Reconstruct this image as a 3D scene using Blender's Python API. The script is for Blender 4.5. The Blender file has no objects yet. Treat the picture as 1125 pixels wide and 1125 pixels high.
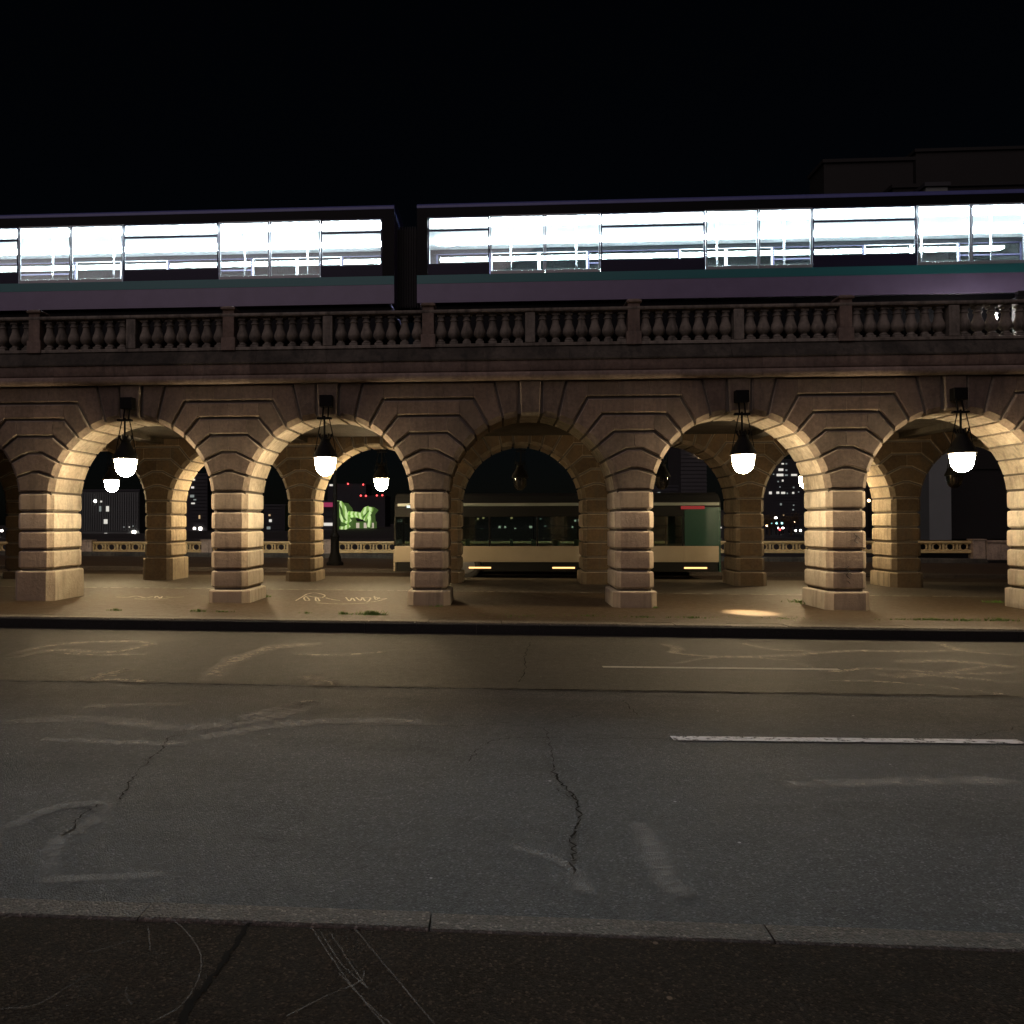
import bpy, bmesh, math, random
from mathutils import Vector, Matrix
random.seed(7)
R_ = math.radians
scene = bpy.context.scene
COL = scene.collection

# ------------------------------------------------------------------ camera
F_PX, CX, CY = 830.0, 500.9, 561.9
YAW, PITCH, ROLL = -0.0553, 0.0143, -0.0022
CAM = Vector((1.407, -15.31, 1.678))
cR = Vector((math.cos(YAW), -math.sin(YAW), 0))
cF0 = Vector((math.sin(YAW), math.cos(YAW), 0))
Zv = Vector((0, 0, 1))
cF = cF0 * math.cos(PITCH) + Zv * math.sin(PITCH)
cU = -cF0 * math.sin(PITCH) + Zv * math.cos(PITCH)
camX = cR * math.cos(ROLL) + cU * math.sin(ROLL)
camY = -cR * math.sin(ROLL) + cU * math.cos(ROLL)
cam = bpy.data.cameras.new('camera')
cam_o = bpy.data.objects.new('camera', cam)
COL.objects.link(cam_o)
m = Matrix.Identity(4)
for i in range(3):
    m[i][0] = camX[i]; m[i][1] = camY[i]; m[i][2] = -cF[i]; m[i][3] = CAM[i]
cam_o.matrix_world = m
cam.sensor_width = 36; cam.lens = F_PX / 1125 * 36
cam.shift_x = (562.5 - CX) / 1125; cam.shift_y = (CY - 562.5) / 1125
cam.clip_start = 0.05; cam.clip_end = 5000
scene.camera = cam_o

def ray(px, py):
    a, b = px - CX, py - CY
    return camX * (a / F_PX) - camY * (b / F_PX) + cF

def at(px, py, Y):                 # the point of the plane y = Y seen at a photo pixel
    d = ray(px, py); t = (Y - CAM.y) / d.y
    return CAM + d * t

SL = 0.0078                        # the bridge deck falls gently to the right
def gz(x, g0=0.0): return g0 - SL * (x + 1.0)
def on_ground(px, py, g0):
    d = ray(px, py)
    t = (g0 - SL * (CAM.x + 1.0) - CAM.z) / (d.z + SL * d.x)
    return CAM + d * t

# ------------------------------------------------------------------ helpers
class MB:
    def __init__(s): s.v = []; s.f = []; s.uv = {}
    def add(s, vs, fs):
        o = len(s.v); s.v += [tuple(p) for p in vs]; s.f += [tuple(i + o for i in f) for f in fs]
        return o
    def box(s, x0, x1, y0, y1, z0, z1):
        s.add([(x0,y0,z0),(x1,y0,z0),(x1,y1,z0),(x0,y1,z0),(x0,y0,z1),(x1,y0,z1),(x1,y1,z1),(x0,y1,z1)],
              [(0,3,2,1),(4,5,6,7),(0,1,5,4),(1,2,6,5),(2,3,7,6),(3,0,4,7)])
    def bbox(s, x0, x1, y0, y1, z0, z1, b):     # box with bevelled edges (front/back outline chamfer in all three axes)
        cx, cy, cz = (x0+x1)/2, (y0+y1)/2, (z0+z1)/2
        hx, hy, hz = (x1-x0)/2, (y1-y0)/2, (z1-z0)/2
        b = min(b, hx*.9, hy*.9, hz*.9)
        bm = bmesh.new()
        bmesh.ops.create_cube(bm, size=2)
        for v in bm.verts: v.co = (cx+v.co.x*hx, cy+v.co.y*hy, cz+v.co.z*hz)
        bmesh.ops.bevel(bm, geom=bm.edges[:], offset=b, segments=2, profile=.5, affect='EDGES')
        bm.verts.index_update()
        s.add([v.co[:] for v in bm.verts], [[v.index for v in f.verts] for f in bm.faces]); bm.free()
    def rings(s, rings, cap0=True, cap1=True):   # loft a list of equal-length closed rings
        n = len(rings[0]); o = len(s.v)
        for r in rings: s.v += [tuple(p) for p in r]
        for k in range(len(rings)-1):
            for i in range(n):
                j = (i+1) % n
                s.f.append((o+k*n+i, o+k*n+j, o+(k+1)*n+j, o+(k+1)*n+i))
        if cap0: s.f.append(tuple(o+i for i in reversed(range(n))))
        if cap1: s.f.append(tuple(o+(len(rings)-1)*n+i for i in range(n)))
    def lathe(s, prof, cx=0, cy=0, cz=0, n=20, cap=True):   # prof: (radius, z) from low to high
        s.rings([[(cx+r*math.cos(2*math.pi*i/n), cy+r*math.sin(2*math.pi*i/n), cz+z) for i in range(n)] for r, z in prof], cap, cap)
    def tube(s, pts, r, n=8, r1=None):
        pts = [Vector(p) for p in pts]; rs = []
        for i, p in enumerate(pts):
            t = (pts[min(i+1, len(pts)-1)] - pts[max(i-1, 0)]).normalized()
            u = t.cross(Vector((0,0,1)) if abs(t.z) < .9 else Vector((1,0,0))).normalized(); w = t.cross(u)
            rr = r if r1 is None else r + (r1-r)*i/(len(pts)-1)
            rs.append([p + u*rr*math.cos(2*math.pi*k/n) + w*rr*math.sin(2*math.pi*k/n) for k in range(n)])
        s.rings(rs)
    def build(s, name, mat, parent=None, smooth=False, loc=None, auto=None):
        me = bpy.data.meshes.new(name); me.from_pydata(s.v, [], s.f); me.validate(); 
        bm = bmesh.new(); bm.from_mesh(me); bmesh.ops.recalc_face_normals(bm, faces=bm.faces[:]); bm.to_mesh(me); bm.free()
        me.materials.append(mat)
        if smooth:
            me.polygons.foreach_set('use_smooth', [True]*len(me.polygons))
            if auto:
                try: me.set_sharp_from_angle(angle=R_(auto))
                except Exception: pass
        o = bpy.data.objects.new(name, me); COL.objects.link(o)
        if parent: o.parent = parent
        if loc is not None: o.location = loc
        return o

def tag(o, label=None, cat=None, group=None, kind=None):
    if label: o['label'] = label
    if cat: o['category'] = cat
    if group: o['group'] = group
    if kind: o['kind'] = kind
    return o
def empty(name, loc=(0,0,0), rz=0):
    o = bpy.data.objects.new(name, None); COL.objects.link(o); o.location = loc; o.rotation_euler = (0,0,rz)
    o.empty_display_size = .3
    return o
def copy_tree(o, parent=None):
    c = o.copy(); COL.objects.link(c)
    if parent: c.parent = parent
    for ch in list(o.children): copy_tree(ch, c)
    return c

# ------------------------------------------------------------------ materials
def new_mat(name):
    mt = bpy.data.materials.new(name); mt.use_nodes = True
    nt = mt.node_tree; nt.nodes.clear()
    out = nt.nodes.new('ShaderNodeOutputMaterial')
    return mt, nt, out
class NT:
    def __init__(s, nt): s.nt = nt
    def n(s, typ, **kw):
        nd = s.nt.nodes.new(typ)
        for k, v in kw.items():
            if k.startswith('i_'):
                key = k[2:]; key = int(key) if key.isdigit() else key.replace('_', ' ')
                nd.inputs[key].default_value = v
            else: setattr(nd, k, v)
        return nd
    def l(s, a, b): s.nt.links.new(a, b)
    def math(s, op, a, b=None, clamp=False):
        nd = s.nt.nodes.new('ShaderNodeMath'); nd.operation = op; nd.use_clamp = clamp
        for i, x in enumerate((a, b)):
            if x is None: continue
            if isinstance(x, (int, float)): nd.inputs[i].default_value = x
            else: s.l(x, nd.inputs[i])
        return nd.outputs[0]
    def mix(s, fac, a, b, mode='MIX'):
        nd = s.nt.nodes.new('ShaderNodeMix'); nd.data_type = 'RGBA'; nd.blend_type = mode
        for sock, x in ((nd.inputs[0], fac), (nd.inputs[6], a), (nd.inputs[7], b)):
            if isinstance(x, (int, float)): sock.default_value = x
            elif isinstance(x, tuple): sock.default_value = (*x, 1) if len(x) == 3 else x
            else: s.l(x, sock)
        return nd.outputs[2]
    def noise(s, vec, scale, detail=4, rough=.55, dist=0):
        nd = s.n('ShaderNodeTexNoise'); nd.inputs['Scale'].default_value = scale; nd.inputs['Detail'].default_value = detail
        nd.inputs['Roughness'].default_value = rough; nd.inputs['Distortion'].default_value = dist
        if vec is not None: s.l(vec, nd.inputs['Vector'])
        return nd.outputs[0]
    def ramp(s, fac, *stops):
        nd = s.n('ShaderNodeValToRGB'); cr = nd.color_ramp
        while len(cr.elements) < len(stops): cr.elements.new(.5)
        for e, (p, c) in zip(cr.elements, stops):
            e.position = p; e.color = (c, c, c, 1) if isinstance(c, (int, float)) else (*c, 1)
        s.l(fac, nd.inputs[0]); return nd.outputs[0]
    def mapping(s, vec, scale=(1,1,1)):
        nd = s.n('ShaderNodeMapping'); nd.inputs['Scale'].default_value = scale; s.l(vec, nd.inputs[0]); return nd.outputs[0]
    def bump(s, h, strength=.4, dist=.01, normal=None):
        nd = s.n('ShaderNodeBump'); nd.inputs['Strength'].default_value = strength; nd.inputs['Distance'].default_value = dist
        s.l(h, nd.inputs['Height'])
        if normal is not None: s.l(normal, nd.inputs['Normal'])
        return nd.outputs[0]

def simple(name, col, rough=.6, metal=0, spec=.5, noise=0, nscale=8, bump=0, emit=None, estr=0):
    mt, nt, out = new_mat(name); T = NT(nt)
    p = T.n('ShaderNodeBsdfPrincipled'); p.inputs['Roughness'].default_value = rough; p.inputs['Metallic'].default_value = metal
    p.inputs['Specular IOR Level'].default_value = spec
    g = T.n('ShaderNodeNewGeometry')
    tc = T.n('ShaderNodeTexCoord')
    if noise:
        nz = T.noise(tc.outputs['Object'], nscale, 5, .6)
        fac = T.ramp(nz, (.3, 1-noise), (.7, 1+noise*.4))
        c = T.mix(1.0, col, fac, 'MULTIPLY'); T.l(c, p.inputs['Base Color'])
        if bump: T.l(T.bump(nz, .5, bump), p.inputs['Normal'])
    else: p.inputs['Base Color'].default_value = (*col, 1)
    if emit:
        p.inputs['Emission Color'].default_value = (*emit, 1); p.inputs['Emission Strength'].default_value = estr
    T.l(p.outputs[0], out.inputs[0])
    return mt

def stone_mat(name, light, dark, grime=(.07,.06,.05), grime_amt=.5, isl=.22, base_dirt=True, bumpy=.35, face=None, mott=.8):
    mt, nt, out = new_mat(name); T = NT(nt)
    p = T.n('ShaderNodeBsdfPrincipled'); p.inputs['Roughness'].default_value = .85; p.inputs['Specular IOR Level'].default_value = .25
    g = T.n('ShaderNodeNewGeometry'); pos = g.outputs['Position']
    n1 = T.noise(pos, 1.7, 5, .6); n2 = T.noise(pos, 14, 6, .65); n3 = T.noise(T.mapping(pos, (3.2, 3.2, .45)), 2.2, 5, .6)
    c = T.mix(T.ramp(n1, (.32, 0.), (.68, 1.)), dark, light)
    c = T.mix(mott, c, T.ramp(n2, (.25, .55), (.75, 1.2)), 'MULTIPLY')
    ri = g.outputs['Random Per Island']
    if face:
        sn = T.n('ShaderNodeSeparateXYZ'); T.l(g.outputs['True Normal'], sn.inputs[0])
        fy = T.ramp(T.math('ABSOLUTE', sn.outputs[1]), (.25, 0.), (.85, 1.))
        c = T.mix(fy, c, T.mix(1., c, face, 'MULTIPLY'))  # faces along y tinted darker: their weaker lamp light put into the colour
    c = T.mix(1.0, c, T.ramp(ri, (0., 1-isl), (.5, .97), (1., 1+isl*.6)), 'MULTIPLY')
    # warm/grey drift stone by stone
    c = T.mix(T.math('MULTIPLY', T.math('FRACT', T.math('MULTIPLY', ri, 7.31)), .28), c, T.mix(1., c, (1.0, .86, .72), 'MULTIPLY'))
    st = T.math('MULTIPLY', T.ramp(n3, (.49, 0.), (.70, 1.)), grime_amt)
    c = T.mix(st, c, grime)
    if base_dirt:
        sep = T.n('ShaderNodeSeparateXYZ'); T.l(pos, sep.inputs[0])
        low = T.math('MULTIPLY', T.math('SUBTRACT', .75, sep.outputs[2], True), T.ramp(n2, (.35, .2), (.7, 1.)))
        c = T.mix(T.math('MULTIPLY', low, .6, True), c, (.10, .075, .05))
    T.l(c, p.inputs['Base Color'])
    nf = T.noise(pos, 70, 4, .7); pit = T.n('ShaderNodeTexVoronoi'); pit.inputs['Scale'].default_value = 26; T.l(pos, pit.inputs['Vector'])
    rough_block = T.math('ADD', .35, T.ramp(T.math('FRACT', T.math('MULTIPLY', ri, 13.7)), (.72, 0.), (.86, 2.2)))
    nf = T.math('MULTIPLY', nf, rough_block)
    h = T.math('ADD', T.math('MULTIPLY', nf, 1.2), T.math('ADD', T.math('MULTIPLY', T.ramp(pit.outputs['Distance'], (.05, 0.), (.22, 1.)), .35), n2))
    T.l(T.bump(h, bumpy, .02), p.inputs['Normal'])
    T.l(p.outputs[0], out.inputs[0])
    return mt

def asphalt_mat(name, c0, c1, patch=(1,1,1), speck=.5, rough=.72, fine=240, bumpd=.006, spec=.35):
    mt, nt, out = new_mat(name); T = NT(nt)
    p = T.n('ShaderNodeBsdfPrincipled'); p.inputs['Specular IOR Level'].default_value = spec
    g = T.n('ShaderNodeNewGeometry'); pos = g.outputs['Position']
    n1 = T.noise(T.mapping(pos, (.25, .8, 1)), 1.0, 5, .6, .6); n2 = T.noise(pos, 9, 5, .65)
    vo = T.n('ShaderNodeTexVoronoi'); vo.inputs['Scale'].default_value = fine*.42; T.l(pos, vo.inputs['Vector'])
    vr = T.n('ShaderNodeSeparateColor'); T.l(vo.outputs['Color'], vr.inputs[0])
    c = T.mix(T.ramp(n1, (.3, 0.), (.7, 1.)), c0, c1)
    c = T.mix(.6, c, T.ramp(n2, (.3, .72), (.72, 1.2)), 'MULTIPLY')
    grain = T.ramp(vr.outputs[0], (0., 1-speck), (.75, 1.), (.93, 1+speck*.9), (1., 1+speck*3.2))
    c = T.mix(1., c, grain, 'MULTIPLY')
    gv = T.n('ShaderNodeTexVoronoi'); gv.inputs['Scale'].default_value = 2.6; T.l(pos, gv.inputs['Vector'])
    c = T.mix(T.ramp(gv.outputs['Distance'], (.022, .8), (.034, 0.)), c, tuple(min(.6, q*5) for q in c1))
    T.l(c, p.inputs['Base Color'])
    T.l(T.ramp(n2, (.3, rough-.1), (.7, rough+.08)), p.inputs['Roughness'])
    nf = T.noise(pos, fine*.5, 3, .6)
    h = T.math('ADD', T.math('MULTIPLY', vo.outputs['Distance'], -1.), T.math('ADD', nf, T.math('MULTIPLY', n2, 1.5)))
    T.l(T.bump(h, .75, bumpd), p.inputs['Normal'])
    T.l(p.outputs[0], out.inputs[0])
    return mt

def emit_mat(name, col, strength, sample=True):
    mt, nt, out = new_mat(name); T = NT(nt)
    e = T.n('ShaderNodeEmission'); e.inputs[0].default_value = (*col, 1); e.inputs[1].default_value = strength
    T.l(e.outputs[0], out.inputs[0])
    if not sample:
        mt.cycles.emission_sampling = 'NONE'
    return mt

def glass_mat(name, tint, gloss=.1, rough=.03, gcol=(1,1,1)):
    mt, nt, out = new_mat(name); T = NT(nt)
    t = T.n('ShaderNodeBsdfTransparent'); t.inputs[0].default_value = (*tint, 1)
    g = T.n('ShaderNodeBsdfGlossy'); g.inputs[0].default_value = (*gcol, 1); g.inputs[1].default_value = rough
    lw = T.n('ShaderNodeFresnel'); lw.inputs[0].default_value = 1.5
    mx = T.n('ShaderNodeMixShader'); T.l(T.math('ADD', lw.outputs[0], gloss-.04, True), mx.inputs[0]); T.l(t.outputs[0], mx.inputs[1]); T.l(g.outputs[0], mx.inputs[2])
    T.l(mx.outputs[0], out.inputs[0])
    return mt

def ribbon_mat(name, col, lo, hi, scale, edge=True, rough=.8, maxa=1.0):
    """a worn film on the ground: opaque where a noise is high, dissolving to its ragged edges (UV v across)"""
    mt, nt, out = new_mat(name); T = NT(nt)
    p = T.n('ShaderNodeBsdfPrincipled'); p.inputs['Base Color'].default_value = (*col, 1); p.inputs['Roughness'].default_value = rough-.1
    p.inputs['Specular IOR Level'].default_value = .4
    g = T.n('ShaderNodeNewGeometry'); pos = g.outputs['Position']
    nz = T.noise(pos, scale, 6, .7)
    a = T.ramp(nz, (lo, 0.), (hi, 1.))
    if edge:
        uv = T.n('ShaderNodeUVMap'); sp = T.n('ShaderNodeSeparateXYZ'); T.l(uv.outputs[0], sp.inputs[0])
        d = T.math('ABSOLUTE', T.math('SUBTRACT', sp.outputs[1], .5))
        e = T.ramp(T.math('ADD', d, T.math('MULTIPLY', T.math('SUBTRACT', nz, .5), .5)), (.18, 1.), (.5, 0.))
        d2 = T.math('ABSOLUTE', T.math('SUBTRACT', sp.outputs[0], .5))
        e2 = T.ramp(d2, (.36, 1.), (.5, 0.))
        e3 = T.ramp(d, (.36, 1.), (.5, 0.))
        a = T.math('MULTIPLY', T.math('MULTIPLY', T.math('MULTIPLY', a, e), e2), e3)
    a = T.math('MULTIPLY', a, maxa)
    tr = T.n('ShaderNodeBsdfTransparent'); mx = T.n('ShaderNodeMixShader')
    T.l(a, mx.inputs[0]); T.l(tr.outputs[0], mx.inputs[1]); T.l(p.outputs[0], mx.inputs[2]); T.l(mx.outputs[0], out.inputs[0])
    vn = T.noise(pos, 110, 3, .6); T.l(T.bump(vn, .6, .004), p.inputs['Normal'])
    return mt

MT = {}
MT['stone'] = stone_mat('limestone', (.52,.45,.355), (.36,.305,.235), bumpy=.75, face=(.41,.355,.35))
MT['stone_pier'] = stone_mat('pier limestone', (.64,.575,.47), (.49,.425,.34), grime_amt=.42, bumpy=.7, face=(.66,.58,.525), mott=.5)  # fronts tinted lighter than the spandrels: lamp light put into the colour
MT['stone_face'] = stone_mat('shade toned limestone', (.26,.20,.165), (.17,.128,.105), base_dirt=False)  # cornice and posts in the darkened facade tone, shade put into the colour
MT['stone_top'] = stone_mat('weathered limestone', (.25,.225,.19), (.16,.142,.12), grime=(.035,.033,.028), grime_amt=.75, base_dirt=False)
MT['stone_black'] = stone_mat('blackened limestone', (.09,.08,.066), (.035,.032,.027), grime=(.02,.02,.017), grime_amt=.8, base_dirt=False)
MT['stone_far'] = stone_mat('shade darkened limestone', (.52,.44,.33), (.36,.295,.215), bumpy=.75, face=(.245,.195,.145))  # darker copy for the far arcade: its dim light put into the colour
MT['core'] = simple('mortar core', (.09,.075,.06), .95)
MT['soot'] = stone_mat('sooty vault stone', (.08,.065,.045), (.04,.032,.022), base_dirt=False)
MT['road'] = asphalt_mat('carriageway asphalt', (.027,.0275,.0315), (.060,.061,.068), speck=.5, spec=.24)
MT['road_gut'] = asphalt_mat('old brown asphalt', (.036,.031,.024), (.054,.047,.036), speck=.45)
MT['pave'] = asphalt_mat('brown footway asphalt', (.037,.0215,.0088), (.058,.036,.0155), speck=.25, fine=180, rough=.6)
MT['path'] = asphalt_mat('grey cycle path asphalt', (.046,.037,.027), (.068,.056,.042), speck=.25, fine=180, rough=.55)
MT['far_pave'] = asphalt_mat('dark reddish asphalt', (.032,.019,.011), (.05,.03,.018), speck=.3, fine=150)
MT['near_pave'] = asphalt_mat('dark footway asphalt', (.022,.0155,.0105), (.037,.0265,.0185), speck=.5, fine=260, bumpd=.003, spec=.06, rough=.9)
MT['granite'] = asphalt_mat('granite kerb', (.085,.07,.052), (.13,.108,.08), speck=.35, fine=150, rough=.7)
MT['granite_near'] = asphalt_mat('worn granite kerb', (.058,.047,.038), (.095,.078,.065), speck=.45, fine=200, rough=.75)
MT['kerb_face'] = asphalt_mat('dark kerb face', (.006,.0055,.005), (.012,.011,.01), speck=.4, fine=150)
MT['paint'] = ribbon_mat('worn road paint', (.62,.62,.65), .34, .50, 14, edge=False)
MT['paint2'] = ribbon_mat('faded road paint', (.36,.34,.30), .26, .44, 18, edge=False)
MT['pathline'] = ribbon_mat('faded path line', (.42,.39,.33), .36, .62, 5, edge=False)
MT['trail'] = ribbon_mat('pale dusty crack filler', (.42,.39,.34), .32, .63, 7, maxa=.5)
MT['trail2'] = ribbon_mat('pale resin joint', (.52,.46,.35), .32, .62, 7, maxa=.6)
MT['smear'] = ribbon_mat('grey dust smear', (.33,.32,.30), .27, .62, 9, maxa=.42)
MT['scratch'] = ribbon_mat('pale scratch', (.19,.165,.14), .25, .65, 9, edge=False, maxa=.5)
MT['crack'] = simple('dark crack', (.014,.0125,.011), .95, spec=.03)
MT['graff'] = ribbon_mat('white chalk paint', (.54,.49,.41), .30, .52, 16, edge=False)
MT['iron'] = simple('black cast iron', (.004,.0037,.0034), .7, 0, spec=.12, noise=.3)
MT['globe'] = emit_mat('lit opal globe', (1.0,.785,.485), 205.0)
MT['globe_bright'] = emit_mat('lit opal globe river side', (1.0,.75,.42), 230.0)
MT['globe_far'] = emit_mat('lit opal globe beyond', (1.0,.72,.38), 70.0)
MT['globe_off'] = glass_mat('unlit clear globe', (.35,.35,.35), .10, .04)
MT['steel_black'] = simple('black paint', (.012,.012,.013), .45, noise=.2)
MT['train_white'] = simple('pale grey train paint', (.165,.135,.225), .35, noise=.12, nscale=2)
MT['train_teal'] = simple('teal train stripe', (.025,.16,.17), .35)
MT['train_dark'] = simple('dark window band', (.004,.004,.005), .5, spec=.1)
MT['train_trim'] = simple('brushed door frame', (.30,.31,.33), .4, .4)
MT['train_blue'] = simple('dark blue sill panel', (.018,.016,.04), .45, spec=.2)
MT['train_roof'] = simple('blue grey cantrail', (.07,.08,.24), .45, noise=.15)
MT['train_in'] = simple('white interior panel', (.9,.92,.9), .5)
MT['train_floor'] = simple('pale rubber floor', (.45,.46,.47), .7)
MT['strip'] = emit_mat('fluorescent ceiling light', (.75,.88,1.0), 96.0)
MT['train_glass'] = glass_mat('train glazing', (.93,.96,.94), .05, .02)
MT['pole'] = simple('steel pole', (.6,.6,.6), .25, 1.)
MT['seat'] = simple('grey seat', (.25,.27,.32), .7)
MT['bus_cream'] = simple('cream bus panel', (.27,.225,.165), .35, noise=.1, nscale=2)
MT['bus_green'] = simple('jade green bus panel', (.005,.036,.026), .35, noise=.1, nscale=2)
MT['bus_grey'] = simple('grey bus cantrail', (.15,.17,.15), .4)
MT['bus_dark'] = simple('dark bus trim', (.008,.008,.008), .7, spec=.15)
MT['bus_in'] = simple('dim bus interior', (.10,.17,.13), .7)
MT['bus_glass'] = glass_mat('green tinted glazing', (.74,.82,.76), .10, .05)
MT['rubber'] = simple('tyre rubber', (.015,.015,.015), .8)
MT['rim'] = simple('wheel rim', (.3,.3,.3), .4, .8)
MT['orange_l'] = emit_mat('amber marker light', (1.0,.55,.2), 2.2, False)
MT['red_l'] = emit_mat('red marker light', (1.0,.12,.11), .22, False)
MT['white_bar'] = emit_mat('white destination light', (.85,1.0,1.0), 1.2, False)
MT['cast_cream'] = simple('cream painted cast iron', (.50,.36,.165), .5, noise=.25, nscale=3)
MT['pink_stone'] = stone_mat('pinkish parapet stone', (.42,.32,.25), (.30,.23,.18), base_dirt=False)
MT['water'] = simple('river water', (.006,.008,.009), .12)
MT['land'] = asphalt_mat('quay asphalt', (.03,.028,.026), (.05,.045,.04), speck=.2, fine=40)
MT['b_grey'] = simple('grey concrete facade', (.17,.185,.18), .8, noise=.2, nscale=.1)
MT['b_dark'] = simple('dark facade', (.03,.03,.035), .7, noise=.2, nscale=.1)
MT['b_warm'] = simple('brown facade', (.006,.005,.004), .8, noise=.2, nscale=.1)
MT['b_blue'] = simple('blue grey facade', (.06,.058,.06), .8, noise=.2, nscale=.1)
MT['w_white'] = emit_mat('lit window white', (1.0,.95,.85), .75, False)
MT['w_dim'] = emit_mat('lit window dim', (.9,1.0,.95), .22, False)
MT['w_warm'] = emit_mat('lit window warm', (1.0,.68,.36), .6, False)
MT['l_white'] = emit_mat('lamp white', (1.0,.93,.84), 9.0, False)
MT['l_warm'] = emit_mat('lamp warm', (1.0,.66,.35), 7.0, False)
MT['l_cyan'] = emit_mat('signal green', (.45,1.0,.95), 3.0, False)
MT['l_red'] = emit_mat('signal red', (1.0,.08,.08), 3.0, False)
MT['l_pink'] = emit_mat('pink neon', (1.0,.12,.3), .28, False)
def lit_skin():
    mt, nt, out = new_mat('green lit tube skin'); T = NT(nt); tc = T.n('ShaderNodeTexCoord')
    p = T.n('ShaderNodeBsdfPrincipled'); p.inputs['Base Color'].default_value = (.2,.42,.06,1); p.inputs['Roughness'].default_value = .2
    wv = T.n('ShaderNodeTexWave'); wv.inputs['Scale'].default_value = .16; wv.inputs['Distortion'].default_value = 5; wv.inputs['Detail'].default_value = 2; T.l(tc.outputs['Object'], wv.inputs['Vector'])
    col = T.mix(T.ramp(wv.outputs[1], (.2, 0.), (.75, 1.)), (.22,.40,.08), (.72,.92,.42))  # pale wave bands: highlights on the tubes put into the glow colour
    T.l(col, p.inputs['Emission Color']); p.inputs['Emission Strength'].default_value = .8
    T.l(p.outputs[0], out.inputs[0]); return mt
MT['green_tube'] = lit_skin()
MT['green_dark'] = simple('dark green frame', (.05,.12,.03), .4, emit=(.28,.5,.12), estr=.16)
MT['pale_glow'] = emit_mat('lit glazed hall', (.95,.80,.62), .55, False)
MT['bark'] = simple('bark', (.10,.07,.045), .9, noise=.3)
MT['leaf'] = simple('dry autumn leaves', (.10,.065,.025), .8)
MT['weed'] = simple('green weeds', (.10,.19,.03), .7)
MT['car_p'] = simple('dark car paint', (.03,.03,.035), .3)

# ------------------------------------------------------------------ world, sun, view
SUN_EL, SUN_AZ = 43.0, 200.0       # compass: from behind the camera, slightly left
w = bpy.data.worlds.new('World'); scene.world = w; w.use_nodes = True
nt = w.node_tree; bg = nt.nodes['Background']
sky = nt.nodes.new('ShaderNodeTexSky'); sky.sky_type = 'NISHITA'; sky.sun_disc = False
sky.sun_elevation = R_(SUN_EL); sky.sun_rotation = R_(SUN_AZ)
nt.links.new(sky.outputs[0], bg.inputs[0]); bg.inputs[1].default_value = 0.0004
sd = bpy.data.lights.new('sun', 'SUN'); sd.energy = .64; sd.angle = R_(60); sd.color = (1.0, .80, .82)
so = bpy.data.objects.new('sun', sd); COL.objects.link(so)
az = R_(SUN_AZ); dirv = Vector((math.sin(az)*math.cos(R_(SUN_EL)), math.cos(az)*math.cos(R_(SUN_EL)), math.sin(R_(SUN_EL))))
so.rotation_euler = dirv.to_track_quat('Z', 'Y').to_euler()
so.location = (0, -30, 40)
scene.view_settings.view_transform = 'Standard'; scene.view_settings.look = 'None'
scene.view_settings.exposure = 0; scene.view_settings.gamma = 1
cy = scene.cycles
cy.use_denoising = True; cy.max_bounces = 8; cy.diffuse_bounces = 2; cy.transparent_max_bounces = 24
cy.sample_clamp_indirect = 4.0; cy.caustics_reflective = False; cy.caustics_refractive = False
cy.use_light_tree = True

# ------------------------------------------------------------------ setting: ground
ROAD = -0.19
def slab(name, x0, x1, y0, y1, g0, mat, thick=0, nx=1):
    b = MB(); n = nx
    for i in range(n):
        a, c = x0+(x1-x0)*i/n, x0+(x1-x0)*(i+1)/n
        zs = [gz(a, g0), gz(c, g0)]
        vs = [(a,y0,zs[0]),(c,y0,zs[1]),(c,y1,zs[1]),(a,y1,zs[0])]
        if thick:
            vs += [(x,y,z-thick) for x,y,z in vs]
            b.add(vs, [(0,1,2,3),(7,6,5,4),(0,4,5,1),(1,5,6,2),(2,6,7,3),(3,7,4,0)])
        else: b.add(vs, [(0,1,2,3)])
    return b.build(name, mat)
XA, XB = -90, 90
kerb_y = on_ground(560, 684.5, 0.0).y        # far kerb line
nk_y1 = on_ground(560, 1003, -.07).y; nk_y0 = on_ground(560, 1025, -.07).y
PATH_Y = on_ground(560, 650.5, 0.0).y
tag(slab('road', XA, XB, nk_y1, kerb_y, ROAD, MT['road']), kind='structure')
gut_y = on_ground(560, 757, ROAD).y
tag(slab('gutter_lane', XA, XB, gut_y, kerb_y-.005, ROAD+.004, MT['road_gut']), kind='structure')
tag(slab('near_pavement', XA, XB, -40, nk_y0-.004, -.075, MT['near_pave'], .3), kind='structure')
# the footway under the viaduct, its granite kerb, the grey path behind
tag(slab('pavement', XA, XB, kerb_y+.33, PATH_Y, 0.0, MT['pave'], .3), kind='structure')
tag(slab('cycle_path', XA, XB, PATH_Y, 7.9, -.004, MT['path'], .3), kind='structure')
def kerb_run(name, y0, y1, g0, gb, mat, L, face=None):
    b = MB(); fb = MB(); x = -40.0; k = 0
    while x < 42:
        l = L*(.8+.4*random.random()); a, c = x+.004, min(x+l, 42)-.004; x += l
        dz = random.uniform(-.004, .004); r = .02
        def ring(xx):
            t = gz(xx, g0)+dz; q = gz(xx, gb)-.05
            return [(xx,y0,q),(xx,y0,t-r),(xx,y0+r*.4,t-r*.3),(xx,y0+r,t),(xx,y1-r,t),(xx,y1,t-r*.5),(xx,y1,q)]
        b.rings([ring(a), ring(c)])
    return b.build(name, mat)
tag(kerb_run('kerb', kerb_y, kerb_y+.32, .002, ROAD, MT['granite'], 1.1), kind='structure')
tag(kerb_run('near_kerb', nk_y0, nk_y1, -.07, ROAD, MT['granite_near'], 1.35), kind='structure')
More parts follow.
